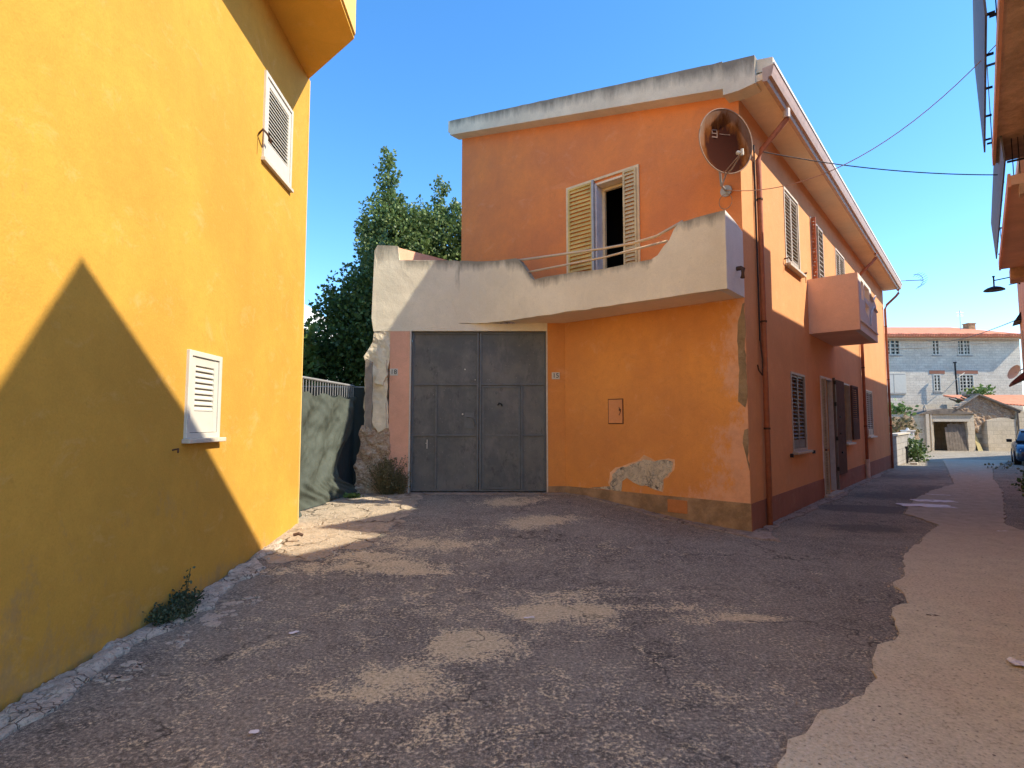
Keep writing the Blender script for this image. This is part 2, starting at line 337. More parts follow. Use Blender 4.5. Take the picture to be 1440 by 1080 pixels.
WORLD = F((0, 0), 90)      # u = x, k = -y
class CurveF(F):
    """frame whose first stretch bends smoothly out of the gate wall"""
    def __init__(s, base, x0, u1): s.b = base; s.p = base.p; s.d = base.d; s.n = base.n; s.x0 = x0; s.u1 = u1
    def __call__(s, u, k, z):
        if u >= s.u1: return s.b(u, k, z)
        P0 = Vector((s.x0, 10.317, 0)); P2 = s.b(s.u1, 0, 0); P1 = Vector((s.b.p.x, 10.317, 0))
        L = (P1-P0).length+(P2-P1).length; t = (u-(s.u1-L))/L
        q = P0*(1-t)**2+P1*2*t*(1-t)+P2*t*t; g = ((P1-P0)*(1-t)+(P2-P1)*t).normalized(); n = Vector((g.y, -g.x, 0))
        return q+n*k+Vector((0, 0, z))
class MB:
    def __init__(s): s.v = []; s.f = []; s.uv = None
    def add(s, vs, fs):
        o = len(s.v); s.v += [Vector(q) for q in vs]; s.f += [tuple(i+o for i in q) for q in fs]; return s
    def box(s, fr, u0, u1, k0, k1, z0, z1):
        vs = [fr(u, k, z) for z in (z0, z1) for (u, k) in ((u0, k0), (u1, k0), (u1, k1), (u0, k1))]
        return s.add(vs, [(0, 1, 2, 3), (4, 5, 6, 7), (0, 1, 5, 4), (1, 2, 6, 5), (2, 3, 7, 6), (3, 0, 4, 7)])
    def prism(s, base, top):
        n = len(base)
        return s.add(list(base)+list(top), [tuple(range(n)), tuple(range(n, 2*n))] + [(i, (i+1) % n, n+(i+1) % n, n+i) for i in range(n)])
    def fprism(s, fr, poly, k0, k1):           # polygon in (u,z) extruded in k
        return s.prism([fr(u, k0, z) for u, z in poly], [fr(u, k1, z) for u, z in poly])
    def vprism(s, poly, z0, z1):                # polygon in world x,y
        return s.prism([Vector((x, y, z0)) for x, y in poly], [Vector((x, y, z1)) for x, y in poly])
    def tube(s, pts, r, n=8, cap=True, r1=None):
        pts = [Vector(p) for p in pts]; m = len(pts); rings = []
        up = Vector((0, 0, 1))
        for i, p in enumerate(pts):
            d = (pts[min(i+1, m-1)] - pts[max(i-1, 0)]).normalized()
            a = d.cross(up if abs(d.z) < .95 else Vector((1, 0, 0))).normalized(); b = d.cross(a)
            rr = r if r1 is None else r+(r1-r)*i/(m-1)
            rings.append([p + (a*math.cos(2*math.pi*j/n) + b*math.sin(2*math.pi*j/n))*rr for j in range(n)])
        vs = [q for g in rings for q in g]; fs = []
        for i in range(m-1):
            for j in range(n): fs.append((i*n+j, i*n+(j+1) % n, (i+1)*n+(j+1) % n, (i+1)*n+j))
        if cap: fs += [tuple(range(n)), tuple(range((m-1)*n, m*n))]
        return s.add(vs, fs)
    def panel(s, fr, outline, holes, k0, k1, grid=None, wob=0.):
        """wall sheet with openings between depths k0 (back) and k1 (front)"""
        V = []; E = []
        loops = []
        for lp in [outline]+holes:
            o = len(V); V += [Vector(q) for q in lp]; n = len(lp)
            E += [(o+i, o+(i+1) % n) for i in range(n)]; loops.append(list(range(o, o+n)))
        if grid:
            xs = [q[0] for q in outline]; zs = [q[1] for q in outline]
            x = min(xs)+grid*.5
            while x < max(xs):
                z = min(zs)+grid*.5
                while z < max(zs):
                    if inside((x, z), outline) and not any(inside((x, z), h) for h in holes): V.append(Vector((x, z)))
                    z += grid
                x += grid
        v2, e2, f2, ov, oe, of = delaunay_2d_cdt(V, E, [], 0, 1e-5)
        tri = []
        for f in f2:
            c = sum((v2[i] for i in f), Vector((0, 0)))/len(f)
            if inside(c, outline) and not any(inside(c, h) for h in holes): tri.append(f)
        n = len(v2)
        def w(q): return wob*(noise.noise(Vector((q[0]*5, q[1]*5, 3.)))+.5*noise.noise(Vector((q[0]*14, q[1]*14, 9.)))) if wob else 0
        vs = [fr(q[0], k1+w(q), q[1]) for q in v2]+[fr(q[0], k0, q[1]) for q in v2]
        fs = [tuple(f) for f in tri]+[tuple(i+n for i in reversed(f)) for f in tri]
        ed = {}
        for f in tri:
            for i in range(len(f)):
                k = tuple(sorted((f[i], f[(i+1) % len(f)]))); ed[k] = ed.get(k, 0)+1
        fs += [(a, b, b+n, a+n) for (a, b), c in ed.items() if c == 1]
        return s.add(vs, fs)
    def build(s, name, mat, parent=None, smooth=False, attrs=None, loc=None, bevel=0.):
        me = bpy.data.meshes.new(name)
        root = parent
        while root is not None and root.parent is not None: root = root.parent
        if root is not None: o0 = root.location.copy()
        else:
            if loc is None:
                b = [min(v[i] for v in s.v) for i in range(3)]; t = [max(v[i] for v in s.v) for i in range(3)]
                loc = ((b[0]+t[0])/2, (b[1]+t[1])/2, b[2])
            o0 = Vector(loc)
        me.from_pydata([v-o0 for v in s.v], [], s.f); me.update()
        bm = bmesh.new(); bm.from_mesh(me); bmesh.ops.recalc_face_normals(bm, faces=bm.faces); bm.to_mesh(me); bm.free()
        me.materials.append(M[mat] if isinstance(mat, str) else mat)
        if smooth: me.polygons.foreach_set('use_smooth', [True]*len(me.polygons))
        if attrs:
            for an, fn in attrs.items():
                at = me.attributes.new(an, 'FLOAT', 'POINT'); at.data.foreach_set('value', [float(fn(v)) for v in s.v])
        if s.uv:
            ul = me.uv_layers.new(name='UVMap')
            for lp in me.loops: ul.data[lp.index].uv = s.uv[lp.vertex_index]
        o = bpy.data.objects.new(name, me); COL.objects.link(o)
        if parent is not None: o.parent = parent
        else: o.location = o0
        if bevel:
            md = o.modifiers.new('bevel', 'BEVEL'); md.width = bevel; md.segments = 2; md.limit_method = 'ANGLE'
        return o

def inside(p, poly):
    x, y = p[0], p[1]; c = False; n = len(poly); j = n-1
    for i in range(n):
        xi, yi = poly[i][0], poly[i][1]; xj, yj = poly[j][0], poly[j][1]
        if (yi > y) != (yj > y) and x < (xj-xi)*(y-yi)/(yj-yi)+xi: c = not c
        j = i
    return c

def tag(o, label=None, cat=None, group=None, kind=None):
    if label: o['label'] = label
    if cat: o['category'] = cat
    if group: o['group'] = group
    if kind: o['kind'] = kind
    return o
def thing(name, label, cat, loc, group=None):
    o = bpy.data.objects.new(name, None); COL.objects.link(o); o.location = loc; o.empty_display_size = .2
    bpy.context.view_layer.update()
    return tag(o, label, cat, group)

def smooth(x): x = max(0., min(1., x)); return x*x*(3-2*x)
def G0(x, y):        # the lie of the land
    g = .30*smooth((y-4.5)/6.)*smooth((3.6-x)/2.7)
    g -= .20*smooth((y-12)/20.)
    return g

def rag(poly, step=.12, amp=.03, seed=0):      # ragged outline
    out = []; n = len(poly)
    for i in range(n):
        a = Vector(poly[i]); b = Vector(poly[(i+1) % n]); L = (b-a).length; m = max(1, int(L/step))
        nn = Vector((-(b-a).y, (b-a).x))/max(L, 1e-6)
        for j in range(m):
            p = a.lerp(b, j/m); w = amp*(noise.noise(Vector((p.x*3.1, p.y*3.1, seed)))+.7*noise.noise(Vector((p.x*9.7, p.y*9.7, seed+5))))*1.6
            out.append(tuple(p+nn*w))
    return out
def sheet(name, poly, mat, dz, grid=.4, bumpy=0., attrs=None, skirt=0.):
    V = [Vector(p) for p in poly]; n = len(V); E = [(i, (i+1) % n) for i in range(n)]
    xs = [p[0] for p in poly]; ys = [p[1] for p in poly]
    x = min(xs)+grid/2
    while x < max(xs):
        y = min(ys)+grid/2
        while y < max(ys):
            if inside((x, y), poly): V.append(Vector((x+random.uniform(-.2, .2)*grid, y+random.uniform(-.2, .2)*grid)))
            y += grid
        x += grid
    v2, e2, f2, ov, oe, of = delaunay_2d_cdt(V, E, [], 0, 1e-5)
    b = MB(); vs = []
    for i, q in enumerate(v2):
        w = bumpy*(.5+noise.noise(Vector((q.x*6, q.y*6, 1)))+.6*noise.noise(Vector((q.x*17, q.y*17, 4)))) if i >= n else 0
        vs.append((q.x, q.y, G0(q.x, q.y)+dz+max(0, w)))
    fs = [tuple(f) for f in f2 if inside(sum((v2[i] for i in f), Vector((0, 0)))/len(f), poly)]
    b.add(vs, fs)
    if skirt:
        k = len(b.v); ring = [(v2[i].x, v2[i].y, G0(v2[i].x, v2[i].y)-skirt) for i in range(n)]
        b.add(ring, []); b.f += [(i, (i+1) % n, k+(i+1) % n, k+i) for i in range(n)]
    o = b.build(name, mat, attrs=attrs)
    if sum(p.normal.z for p in o.data.polygons) < 0: o.data.flip_normals()
    return o

C0 = (3.51, 8.175); TH = 40.5
S = F(C0, TH)                    # street side of the orange house
FR = F(C0, TH-90, True)          # its front
GW = F((0, 10.32), 90)           # wall that holds the gate
YW = F((-2.72, 0), -2.2)         # yellow wall
A = F((0, 0), TH)                # axis of the street, k to the right
up = Vector((0, 0, 1))

# ------------------------------------------------------------------ shutters
def leaf(mb, fr, u0, u1, z0, z1, k0, th=.04, st=.05, n=16, tilt=.6, low=0., slat_t=.008, top=None):
    """louvred leaf: stiles, rails and tilted slats"""
    top = top or st
    mb.box(fr, u0, u0+st, k0, k0+th, z0, z1); mb.box(fr, u1-st, u1, k0, k0+th, z0, z1)
    mb.box(fr, u0+st, u1-st, k0+.002, k0+th-.002, z1-top, z1); mb.box(fr, u0+st, u1-st, k0+.002, k0+th-.002, z0, z0+st+low)
    za, zb = z0+st+low, z1-top; p = (zb-za)/n; h = p*.92
    for i in range(n):
        z = za+p*(i+.5); d = th*.42
        mid = k0+th/2
        vs = []
        for u in (u0+st, u1-st):
            for (k, zz) in ((mid+d, z-h/2*tilt), (mid+d, z-h/2*tilt+slat_t), (mid-d, z+h/2*tilt+slat_t), (mid-d, z+h/2*tilt)):
                vs.append(fr(u, k, zz))
        mb.add(vs, [(0, 1, 2, 3), (4, 5, 6, 7), (0, 1, 5, 4), (1, 2, 6, 5), (2, 3, 7, 6), (3, 0, 4, 7)])
    return mb

def frame(mb, fr, u0, u1, z0, z1, k0, k1, w, bottom=True):
    mb.box(fr, u0, u0+w, k0, k1, z0, z1); mb.box(fr, u1-w, u1, k0, k1, z0, z1)
    mb.box(fr, u0+w, u1-w, k0, k1, z1-w, z1)
    if bottom: mb.box(fr, u0+w, u1-w, k0, k1, z0, z0+w)
    return mb

# ================================================================== GROUND
def build_ground():
    xs = list(np.arange(-5, 9, .125))+list(np.arange(9, 45, .5))+[46, 50, 60, 80, 120, 200, 400, 900]
    xs = [-900, -400, -200, -100, -60, -40, -25, -15, -10, -7, -6]+xs
    ys = [-900, -300, -100, -40, -15, -6, -2]+list(np.arange(-1, 13, .125))+list(np.arange(13, 60, .5))+[65, 80, 120, 200, 400, 900]
    vs = [(x, y, G0(x, y)-.0) for y in ys for x in xs]; nx = len(xs)
    fs = [(j*nx+i, j*nx+i+1, (j+1)*nx+i+1, (j+1)*nx+i) for j in range(len(ys)-1) for i in range(nx-1)]
    blobs = [(-.36, 4.14, .20, .20, 1.25), (-.16, 4.05, .26, .17, .62), (.40, 4.78, .26, .16, 1.25), (.66, 4.80, .22, .12, .7), (.18, 4.70, .14, .1, .7), (.50, 5.2, .3, .12, .5), (.25, 7.9, .45, .26, 1.05), (.62, 8.2, .4, .18, .8), (-.1, 9.3, .5, .28, 1.0), (.25, 9.75, .5, .2, .7),
             (-1.35, 6.08, .5, .16, .85), (-1.0, 5.85, .35, .07, 1.0), (-1.75, 6.45, .5, .2, .8), (-.9, 6.9, .5, .18, .6), (-2.15, 5.95, .4, .2, .6), (-1.4, 7.3, .9, .35, .42), (-.72, 3.62, .2, .12, .85), (-.88, 3.38, .24, .08, .7), (-.45, 3.45, .2, .1, .45),
             (1.82, 4.68, .22, .07, .8), (2.05, 4.62, .25, .05, .9), (1.45, 4.9, .5, .1, .5), (1.1, 5.3, .5, .09, .42), (-.6, 5.0, 1.3, .6, .3), (.2, 6.6, 1.6, .5, .26), (1.0, 4.4, .8, .3, .28),
             (-.3, 2.9, 1.6, .6, .24), (-1.6, 3.9, 1.0, .8, .2), (1.2, 3.4, .9, .4, .24), (.3, 2.2, 1.4, .4, .25)]
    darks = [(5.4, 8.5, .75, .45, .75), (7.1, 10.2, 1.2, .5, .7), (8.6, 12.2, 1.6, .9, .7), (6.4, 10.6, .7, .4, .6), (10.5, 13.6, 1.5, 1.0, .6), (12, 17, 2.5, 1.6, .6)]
    def bl(L, v):
        s = 0
        for x, y, a, b, w in L:
            q = ((v[0]-x)/a)**2+((v[1]-y)/b)**2
            if q < 9: s += w*math.exp(-q*.8)
        return min(1.2, s)
    b = MB().add(vs, fs)
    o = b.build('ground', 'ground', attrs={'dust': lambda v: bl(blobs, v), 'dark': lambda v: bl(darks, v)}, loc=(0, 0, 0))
    if sum(p.normal.z for p in o.data.polygons[:100]) < 0: o.data.flip_normals()
    tag(o, 'dark worn asphalt of the little square and lane, dusted with sand', 'road', kind='structure')
build_ground()

edge = [(1.24, 2.67), (1.39, 2.87), (1.59, 3.02), (1.71, 3.16), (1.89, 3.24), (2.07, 3.32), (2.21, 3.47), (2.42, 3.82), (2.62, 4.06), (2.95, 4.27), (3.13, 4.68), (3.26, 4.85), (3.51, 4.96), (3.65, 5.29), (3.8, 5.61), (4.06, 5.81), (4.41, 6.32), (4.91, 6.97), (5.43, 7.42), (6.05, 8.12), (6.65, 8.68), (6.81, 9.24), (6.9, 9.8), (8.4, 11.6), (9.79, 13.0), (11.64, 14.6), (13.6, 17.2), (16.8, 21.4), (21, 27), (23.5, 26), (17.54, 20.2), (13.9, 16.0), (11.41, 12.91), (7.69, 8.68), (7.3, 7.2), (5.2, 5.7), (4.1, 3.2), (3.4, .2), (.6, .2), (.9, 1.6)]
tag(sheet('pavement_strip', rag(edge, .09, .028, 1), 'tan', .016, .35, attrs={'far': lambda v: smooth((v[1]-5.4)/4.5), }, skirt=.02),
    'pale tan concrete strip with a ragged edge running up the lane', 'pavement', kind='structure')
tag(sheet('sandy_path', rag([(-3.1, 6.3), (-2.6, 6.18), (-2.2, 6.35), (-1.75, 6.9), (-1.6, 8.0), (-1.5, 9.2), (-1.75, 10.31), (-5.5, 10.31), (-6.5, 16), (-9, 16), (-8, 7)], .07, .11, 3), 'sand', .005, .15, .02),
    'pale sandy rubble ground in the sun before the netted fence', 'path', kind='structure')
# crumbling footing along the yellow wall
def yw(u, k): q = YW(u, k, 0); return (q.x, q.y)
foot = [yw(-2, .02)]+[yw(7.0, .02)]+[yw(7.05, .1)]+[yw(u, k) for u, k in ((6.7, .2), (6.3, .14), (6.0, .28), (5.6, .27), (5.2, .24), (4.85, .3), (4.5, .24), (4.1, .17), (3.85, .14), (3.5, .21), (3.2, .3), (2.8, .22), (2.2, .2), (1, .2), (-2, .2))]
tag(sheet('kerb_strip', rag(rag(foot, .09, .05, 6), .025, .018, 2), 'concrete', .016, .045, .028, skirt=.02), 'broken pale concrete strip along the foot of the yellow wall', 'kerb', kind='structure')
random.seed(3)
scraps = MB()
def chip(mb, x, y, r, h, z=None, fl=.5):
    n = random.randint(5, 8); a0 = random.uniform(0, 6.3); z = G0(x, y) if z is None else z
    pts = [(x+math.cos(a0+6.283*i/n)*r*random.uniform(.55, 1.2), y+math.sin(a0+6.283*i/n)*r*random.uniform(.4, 1.)*1.) for i in range(n)]
    c = [(x+(p[0]-x)*.8, y+(p[1]-y)*.8) for p in pts]
    mb.prism([(p[0], p[1], z-.004) for p in pts], [(p[0], p[1], z+h) for p in c])
for u, k, r in ((4.6, .5, .14), (4.55, .42, .09), (4.75, .52, .07), (4.95, .48, .1), (5.1, .55, .08), (5.0, .62, .06), (4.3, .42, .05), (4.15, .42, .06), (4.05, .5, .04), (3.75, .36, .07), (3.6, .33, .09), (3.5, .38, .06), (3.4, .52, .03), (5.8, .42, .06), (5.95, .5, .04), (6.2, .35, .05), (4.4, .75, .03)):
    q = YW(u, k, 0)
    for j in range(4): chip(scraps, q.x+random.uniform(-1, 1)*r, q.y+random.uniform(-1, 1)*r, r*random.uniform(.4, .8), .006)
tag(scraps.build('broken_concrete_flakes', 'concrete'), 'thin flakes of broken concrete lying beside the pale wall footing', 'rubble', kind='stuff')
gr = MB()
for i in range(900):
    y = 1.6+9.0*random.random()**1.5; x = random.uniform(-2.4, 1.2+y*.45)
    if y > 8 and x > 1: continue
    r = random.choice((.002, .0025, .003, .004, .005, .008)); chip(gr, x, y, r, r*1.0)
for i in range(350):
    x = random.uniform(-3.1, -1.7); y = random.uniform(6.3, 9.9); r = random.uniform(.004, .016); chip(gr, x, y, r, r, G0(x, y)+.012)
for i in range(26):
    a_, c_ = Vector(edge[i]), Vector(edge[i+1])
    if a_.y > 12: break
    for j in range(int((c_-a_).length*38)):
        p = a_.lerp(c_, random.random()); r = random.choice((.003, .005, .008, .012)); chip(gr, p.x+random.gauss(-.01, .045), p.y+random.gauss(0, .045), r, r*.8)
tag(gr.build('loose_gravel', simple('pale_gravel', (.50, .43, .34), .9, var=.45, scale=14)), 'tiny pale stones scattered over the asphalt', 'gravel', kind='stuff')
# apron at the foot of the orange house
def fp(fr, u, k): q = fr(u, k, 0); return (q.x, q.y)
ap = [fp(FR, 3.35, -.01)]+[fp(FR, -.02, -.01)]+[fp(S, .0, -.01), fp(S, 16.2, -.01)]+[fp(S, u, k) for u, k in ((16, .12), (12.5, .14), (11, .22), (10.2, .12), (9.4, .22), (8, .12), (6.3, .22), (5.0, .32), (4.2, .2), (3.2, .18), (2.2, .22), (1.3, .12), (.7, .16), (.3, .18))]+[fp(FR, u, k) for u, k in ((-.35, .15), (-.5, .42), (-.2, .42), (.2, .34), (.8, .33), (1.4, .3), (2.0, .25), (2.6, .16), (3.3, .12))]
tag(sheet('concrete_apron', rag(ap, .07, .035, 8), 'apron', .016, .12, .014, skirt=.01), 'dusty broken concrete apron around the foot of the orange house', 'kerb', kind='structure')
th_ = MB().box(GW, -2.3, 1.0, -.02, .16, .2, .315); tag(th_.build('gate_threshold', 'apron'), 'low worn concrete threshold under the grey metal gate', 'threshold', kind='structure')

# ================================================================== YELLOW HOUSE
Y = thing('yellow_house', 'tall yellow rendered house with two white shuttered windows, at the left', 'house', tuple(YW(4, -3, 0)))
ye = 7.85
b = MB(); b.panel(YW, [(-7, -.2), (ye, -.2), (ye, 8.8), (-7, 8.8)], [[(4.9, 1.47), (5.46, 1.47), (5.46, 2.24), (4.9, 2.24)], [(6.31, 4.76), (7.17, 4.76), (7.17, 5.80), (6.31, 5.80)]], -.3, 0, .22)
b.box(YW, ye-.3, ye-.001, -7, -.301, -.2, 8.8); b.box(YW, -7, ye-.3, -7, -6.7, -.2, 8.8); b.box(YW, -7, -6.7, -6.7, -.301, -.2, 8.8)
def grime(v):
    u = (v-YW.p).dot(YW.d); z = v.z; g = .62*max(0., 1-(z-.05)/.34)
    for x_, z_, a_, c_, w_ in ((3.3, .45, .25, .3, .55), (3.95, .78, .35, .25, .4), (4.7, 1.05, .3, .4, .35), (5.25, 1.1, .15, .35, .35), (5.9, .9, .5, .2, .3)): g += w_*math.exp(-((u-x_)/a_)**2-((z-z_)/c_)**2)
    return min(g, .8)
b.build('wall', 'yellow', Y, attrs={'fade': grime})
MB().box(YW, ye-.02, ye+.012, -.03, .012, .1, 6.69).build('corner_bead', 'yellow_trim', Y)
b = MB(); b.prism([YW(u, k, 6.70) for u, k in ((-7, .001), (7.82, .001), (6.93, .885), (-7, .885))], [YW(u, k, 8.6) for u, k in ((-7, .001), (7.82, .001), (6.93, .885), (-7, .885))])
ov = b.build('overhang', 'soffit_orange', Y)
b = MB(); b.prism([YW(u, k, 6.74) for u, k in ((-7, .887), (6.935, .887), (6.9, .91), (-7, .91))], [YW(u, k, 8.7) for u, k in ((-7, .887), (6.935, .887), (6.9, .91), (-7, .91))]); b.build('fascia', 'yellow_trim', ov)
b = MB().box(YW, -7, 7.5, -6.9, .5, 8.62, 8.8); b.build('roof', 'yellow_trim', Y)
def ywin(u0, u1, z0, z1, n, tilt, sill, low):
    w = frame(MB(), YW, u0, u1, z0, z1, -.03, .028, .05).build('window', 'white', Y, bevel=.004)
    lf = leaf(MB(), YW, u0+.055, u1-.055, z0+.055, z1-.055, -.02, .035, .075 if low else .06, n, tilt, low, .012)
    s_ = lf.build('shutter', 'white', w)
    MB().box(YW, u0+.05, u1-.05, -.09, -.06, z0+.05, z1-.05).build('pane', 'dark', w)
    if sill: MB().box(YW, u0-.03, u1+.04, .001, .075, z0-.04, z0).build('sill', 'whiteold', w, bevel=.006)
    return w
ywin(4.88, 5.48, 1.46, 2.26, 8, .92, True, .12)
w = ywin(6.29, 7.19, 4.74, 5.82, 15, .7, False, .12)
tag(w, 'upper white window with narrow slats')
MB().box(YW, 6.27, 7.21, .002, .05, 4.70, 4.738).build('sill', 'whiteold', w)
hk = MB().tube([YW(6.2, .0, 4.98), YW(6.14, .07, 5.0), YW(6.22, .1, 4.97), YW(6.33, .09, 4.93)], .014, 6); hk.tube([YW(6.15, .07, 5.0), YW(6.14, .07, 4.78)], .007, 5)
hk.build('shutter_catch', 'rustiron', w)
hk = MB().tube([YW(4.72, 0, 1.37), YW(4.72, .05, 1.38), YW(4.70, .06, 1.35)], .008, 5); hk.build('hook', 'rustiron', Y)

# ================================================================== ORANGE HOUSE
H = thing('orange_house', 'two-storey orange rendered house with white roof edge and broken front balcony', 'house', tuple(S(8, -3, 0)))
LS = 16.25; WF = 6.12
def ztop(u): return 6.62+.242*u
door = [(1.98, 3.70), (2.60, 3.70), (2.60, 6.02), (1.98, 6.02)]
b = MB(); b.panel(FR, [(.003, 3.5), (WF, 3.5), (WF, ztop(WF)+.1), (.003, ztop(0)+.1)], [door], -.3, 0); b.build('upper_front_wall', 'front_up', H)
b = MB(); b.panel(FR, [(.003, -.2), (3.32, -.2), (3.32, 3.499), (.003, 3.499)], [], -.3, 0, .12)
def fadef(v):
    u = (v-FR.p).dot(FR.d); z = v.z; w = .30+.1*math.sin(z*3) if z > 1.6 else .42+.15*(1.6-z)
    return max(0., min(.8, .95-u/w*.5))+max(0, .35-(z-.42))*.8
b.build('lower_front_wall', 'front_low', H, attrs={'fade': fadef})
sideholes = {'w1': (2.46, 3.47, 4.57, 6.02), 'w2': (4.55, 5.75, 3.75, 6.06), 'w3': (7.25, 8.4, 4.75, 6.03), 'l1': (2.5, 3.5, 1.07, 2.55), 'd': (4.93, 6.08, .06, 2.60), 'l2': (7.45, 8.3, 1.15, 2.58), 'l3': (11.1, 12.3, 1.2, 2.6)}
def rect(q): return [(q[0], q[2]), (q[1], q[2]), (q[1], q[3]), (q[0], q[3])]
b = MB(); b.panel(S, [(.003, -.4), (LS, -.4), (LS, 6.66), (.003, 6.66)], [rect(q) for q in sideholes.values()], -.3, .0)
b.build('side_wall', 'side', H)
b = MB(); b.box(S, .3, LS-.001, -WF+.001, -WF+.3, -.3, 8.2); b.box(S, LS-.3, LS-.002, -WF+.301, -.301, -.3, 7.); b.box(S, .3, LS-.3, -WF+.3, -.301, 3.2, 3.4)
b.box(S, .301, LS-.3, -3.4, -3.3, -.3, 7.3); b.box(S, 1.8, 1.9, -3.3, -.301, -.3, 6.6)
b.build('inner_walls', 'side', H)
# plinths
MB().panel(FR, [(-.006, -.2), (3.2, -.2), (3.3, .27), (3.3, .435), (1.6, .425), (-.006, .42)], [], 0.001, .012, .15, .006).build('plinth', 'plinth', H)
MB().box(S, -.002, 4.9, .004, .014, -.3, .415).build('plinth', 'plinth_side', H)
MB().box(S, 6.12, LS, .001, .014, -.4, .42).build('plinth', 'plinth_side', H)
# roof slab, soffit, fascia
b = MB(); K0 = -.27
prof = lambda k: [(-.56, 6.74), (WF+.25, ztop(WF+.25)+.10), (WF+.25, ztop(WF+.25)+.36), (-.56, 6.94)]
b.prism([S(-.2, -u, z) for u, z in prof(0)], [S(LS+.2, -u, z) for u, z in prof(0)]); b.build('roof', 'fascia', H)
b = MB(); b.box(S, -.235, LS+.2, .001, .46, 6.63, 6.735); b.build('eave_soffit', 'beige_soffit', H)
def vz(u, lo): return (6.70+.2325*(u-.12)) if lo else (7.03+.216*(u+.35))
b = MB(); us = [.14+i*(WF+.12-.14)/40 for i in range(41)]
for i in range(40):
    u0, u1 = us[i], us[i+1]
    b.prism([FR(u0, .005, vz(u0, 1)), FR(u1, .005, vz(u1, 1)), FR(u1, .27, vz(u1, 1)), FR(u0, .27, vz(u0, 1))],
            [FR(u0, .005, vz(u0, 0)), FR(u1, .005, vz(u1, 0)), FR(u1, .27, vz(u1, 0)), FR(u0, .27, vz(u0, 0))])
bb = MB()  # one clean strip instead of 40 boxes
vs = []; 
for u in us: vs += [FR(u, -.02, vz(u, 1)), FR(u, .27, vz(u, 1)), FR(u, .272+.004*noise.noise(Vector((u*4, 0, 0))), vz(u, 0)+.012*noise.noise(Vector((u*5, 1, 0)))), FR(u, -.02, vz(u, 0))]
n = len(us); fs = [(i*4+j, (i+1)*4+j, (i+1)*4+(j+1) % 4, i*4+(j+1) % 4) for i in range(n-1) for j in range(4)]+[(0, 1, 2, 3), tuple(4*(n-1)+j for j in range(4))]
bb.add(vs, fs); dv = lambda v: 0.
bb.build('roof_fascia', 'fascia', H, attrs={'dirt': (lambda v, c=[0]: (c.__setitem__(0, c[0]+1), 1. if (c[0]-1) % 4 in (2, 3) else 0.)[1])})
b = MB(); b.fprism(FR, [(.139, 6.60), (.139, 7.12), (-.33, 7.03), (-.33, 6.60), (-.1, 6.58)], -.02, .275)
b.build('fascia_end', 'fascia', H, attrs={'dirt': lambda v: 1. if v.z > 6.9 else 0.})
# gutter with moulded profile
gp = [(.44, 6.56), (.50, 6.55), (.52, 6.60), (.56, 6.61), (.58, 6.67), (.60, 6.76), (.58, 6.765), (.44, 6.76)]
b = MB(); b.prism([S(-.30, k, z) for k, z in gp], [S(LS+.15, k, z) for k, z in gp]); gt = b.build('gutter', 'gutter', H)
b = MB(); b.box(S, -.31, LS+.16, .585, .612, 6.762, 6.785); b.build('gutter_sunlit_lip', 'sunlitlip', gt)  # thin pale strip that paints the bright sunlit edge of the gutter
# flashing and left annex eave
b = MB(); b.fprism(FR, [(WF+.0, 6.55), (WF+.3, 6.7), (WF+.3, 6.9), (WF+.0, 7.15)], -2.2, -1.2); b.build('annex_eave', 'pink', H)
# downpipes
def pipe(u, zb, near=True):
    p = MB(); p.tube([S(u+.03, .5, 6.56), S(u+.03, .5, 6.42), S(u-.02, .42, 6.3), S(u-.03, .13, 6.02), S(u-.03, .07, 5.86), S(u, .065, 5.6), S(u, .065, zb)], .042, 10)
    o = p.build('downpipe', 'pipe', H, smooth=True)
    for z in (5.2, 3.2, 1.5): MB().tube([S(u, .065, z), S(u, .065, z+.03)], .05, 10).build('pipe_clip', 'rustiron', o)
    return o
pp = pipe(.70, -.03)
MB().tube([S(.73, .5, 6.58), S(.73, .5, 6.44)], .055, 10).build('pipe_collar', 'pipewhite', pp)
pp = pipe(10.35, .55)
MB().tube([S(10.35, .07, .56), S(10.35, .07, .03)], .06, 10).build('pipe_foot', 'pipewhite', pp)
pipe(16.1, -.1)
MB().tube([S(.60, .03, 6.1), S(.60, .03, 2.9)], .013, 6).build('wall_cable', 'black', H)
MB().tube([S(.60, .03, 2.95), S(.63, .05, 2.6), S(.6, .05, 2.35), S(.45, .04, 2.42), S(.4, .04, 2.5)], .012, 6).build('wall_cable', 'rustiron', H)

# ---- gate wall with beige parapet
b = MB(); b.panel(GW, [(-2.63, 3.34), (-1.93, 3.34), (-1.93, 3.345), (.67, 3.345), (.67, 3.5), (.0, 3.485), (-1.0, 3.485), (-1.0, 4.69), (-1.1, 4.71), (-2.16, 4.715), (-2.19, 4.99), (-2.58, 5.01), (-2.635, 4.9), (-2.66, 4.0), (-2.67, 3.6)], [], -.2, 0, .16, .006)
b.build('beige_parapet', 'beige', H, attrs={'dirt': lambda v: max(0, 1-(4.72-v.z)/.35) if v.x > -2.1 else max(0., 1-(5.0-v.z)/.7)*.9})
b = MB(); b.box(GW, -2.31, -1.935, -.2, 0, .1, 3.338); b.build('pilaster', 'pink', H)
b = MB(); b.box(GW, .672, .992, -.25, 0, .1, 3.50); b.build('pilaster', 'front_low', H)
b = MB(); b.box(GW, .672, 1.0, .001, .014, .1, .43); b.build('plinth', 'plinth', H)
for x_ in (-1.934, .645): MB().box(GW, x_, x_+.026, -.1, .012, .3, 3.344).build('gate_reveal', 'whiteold', H)
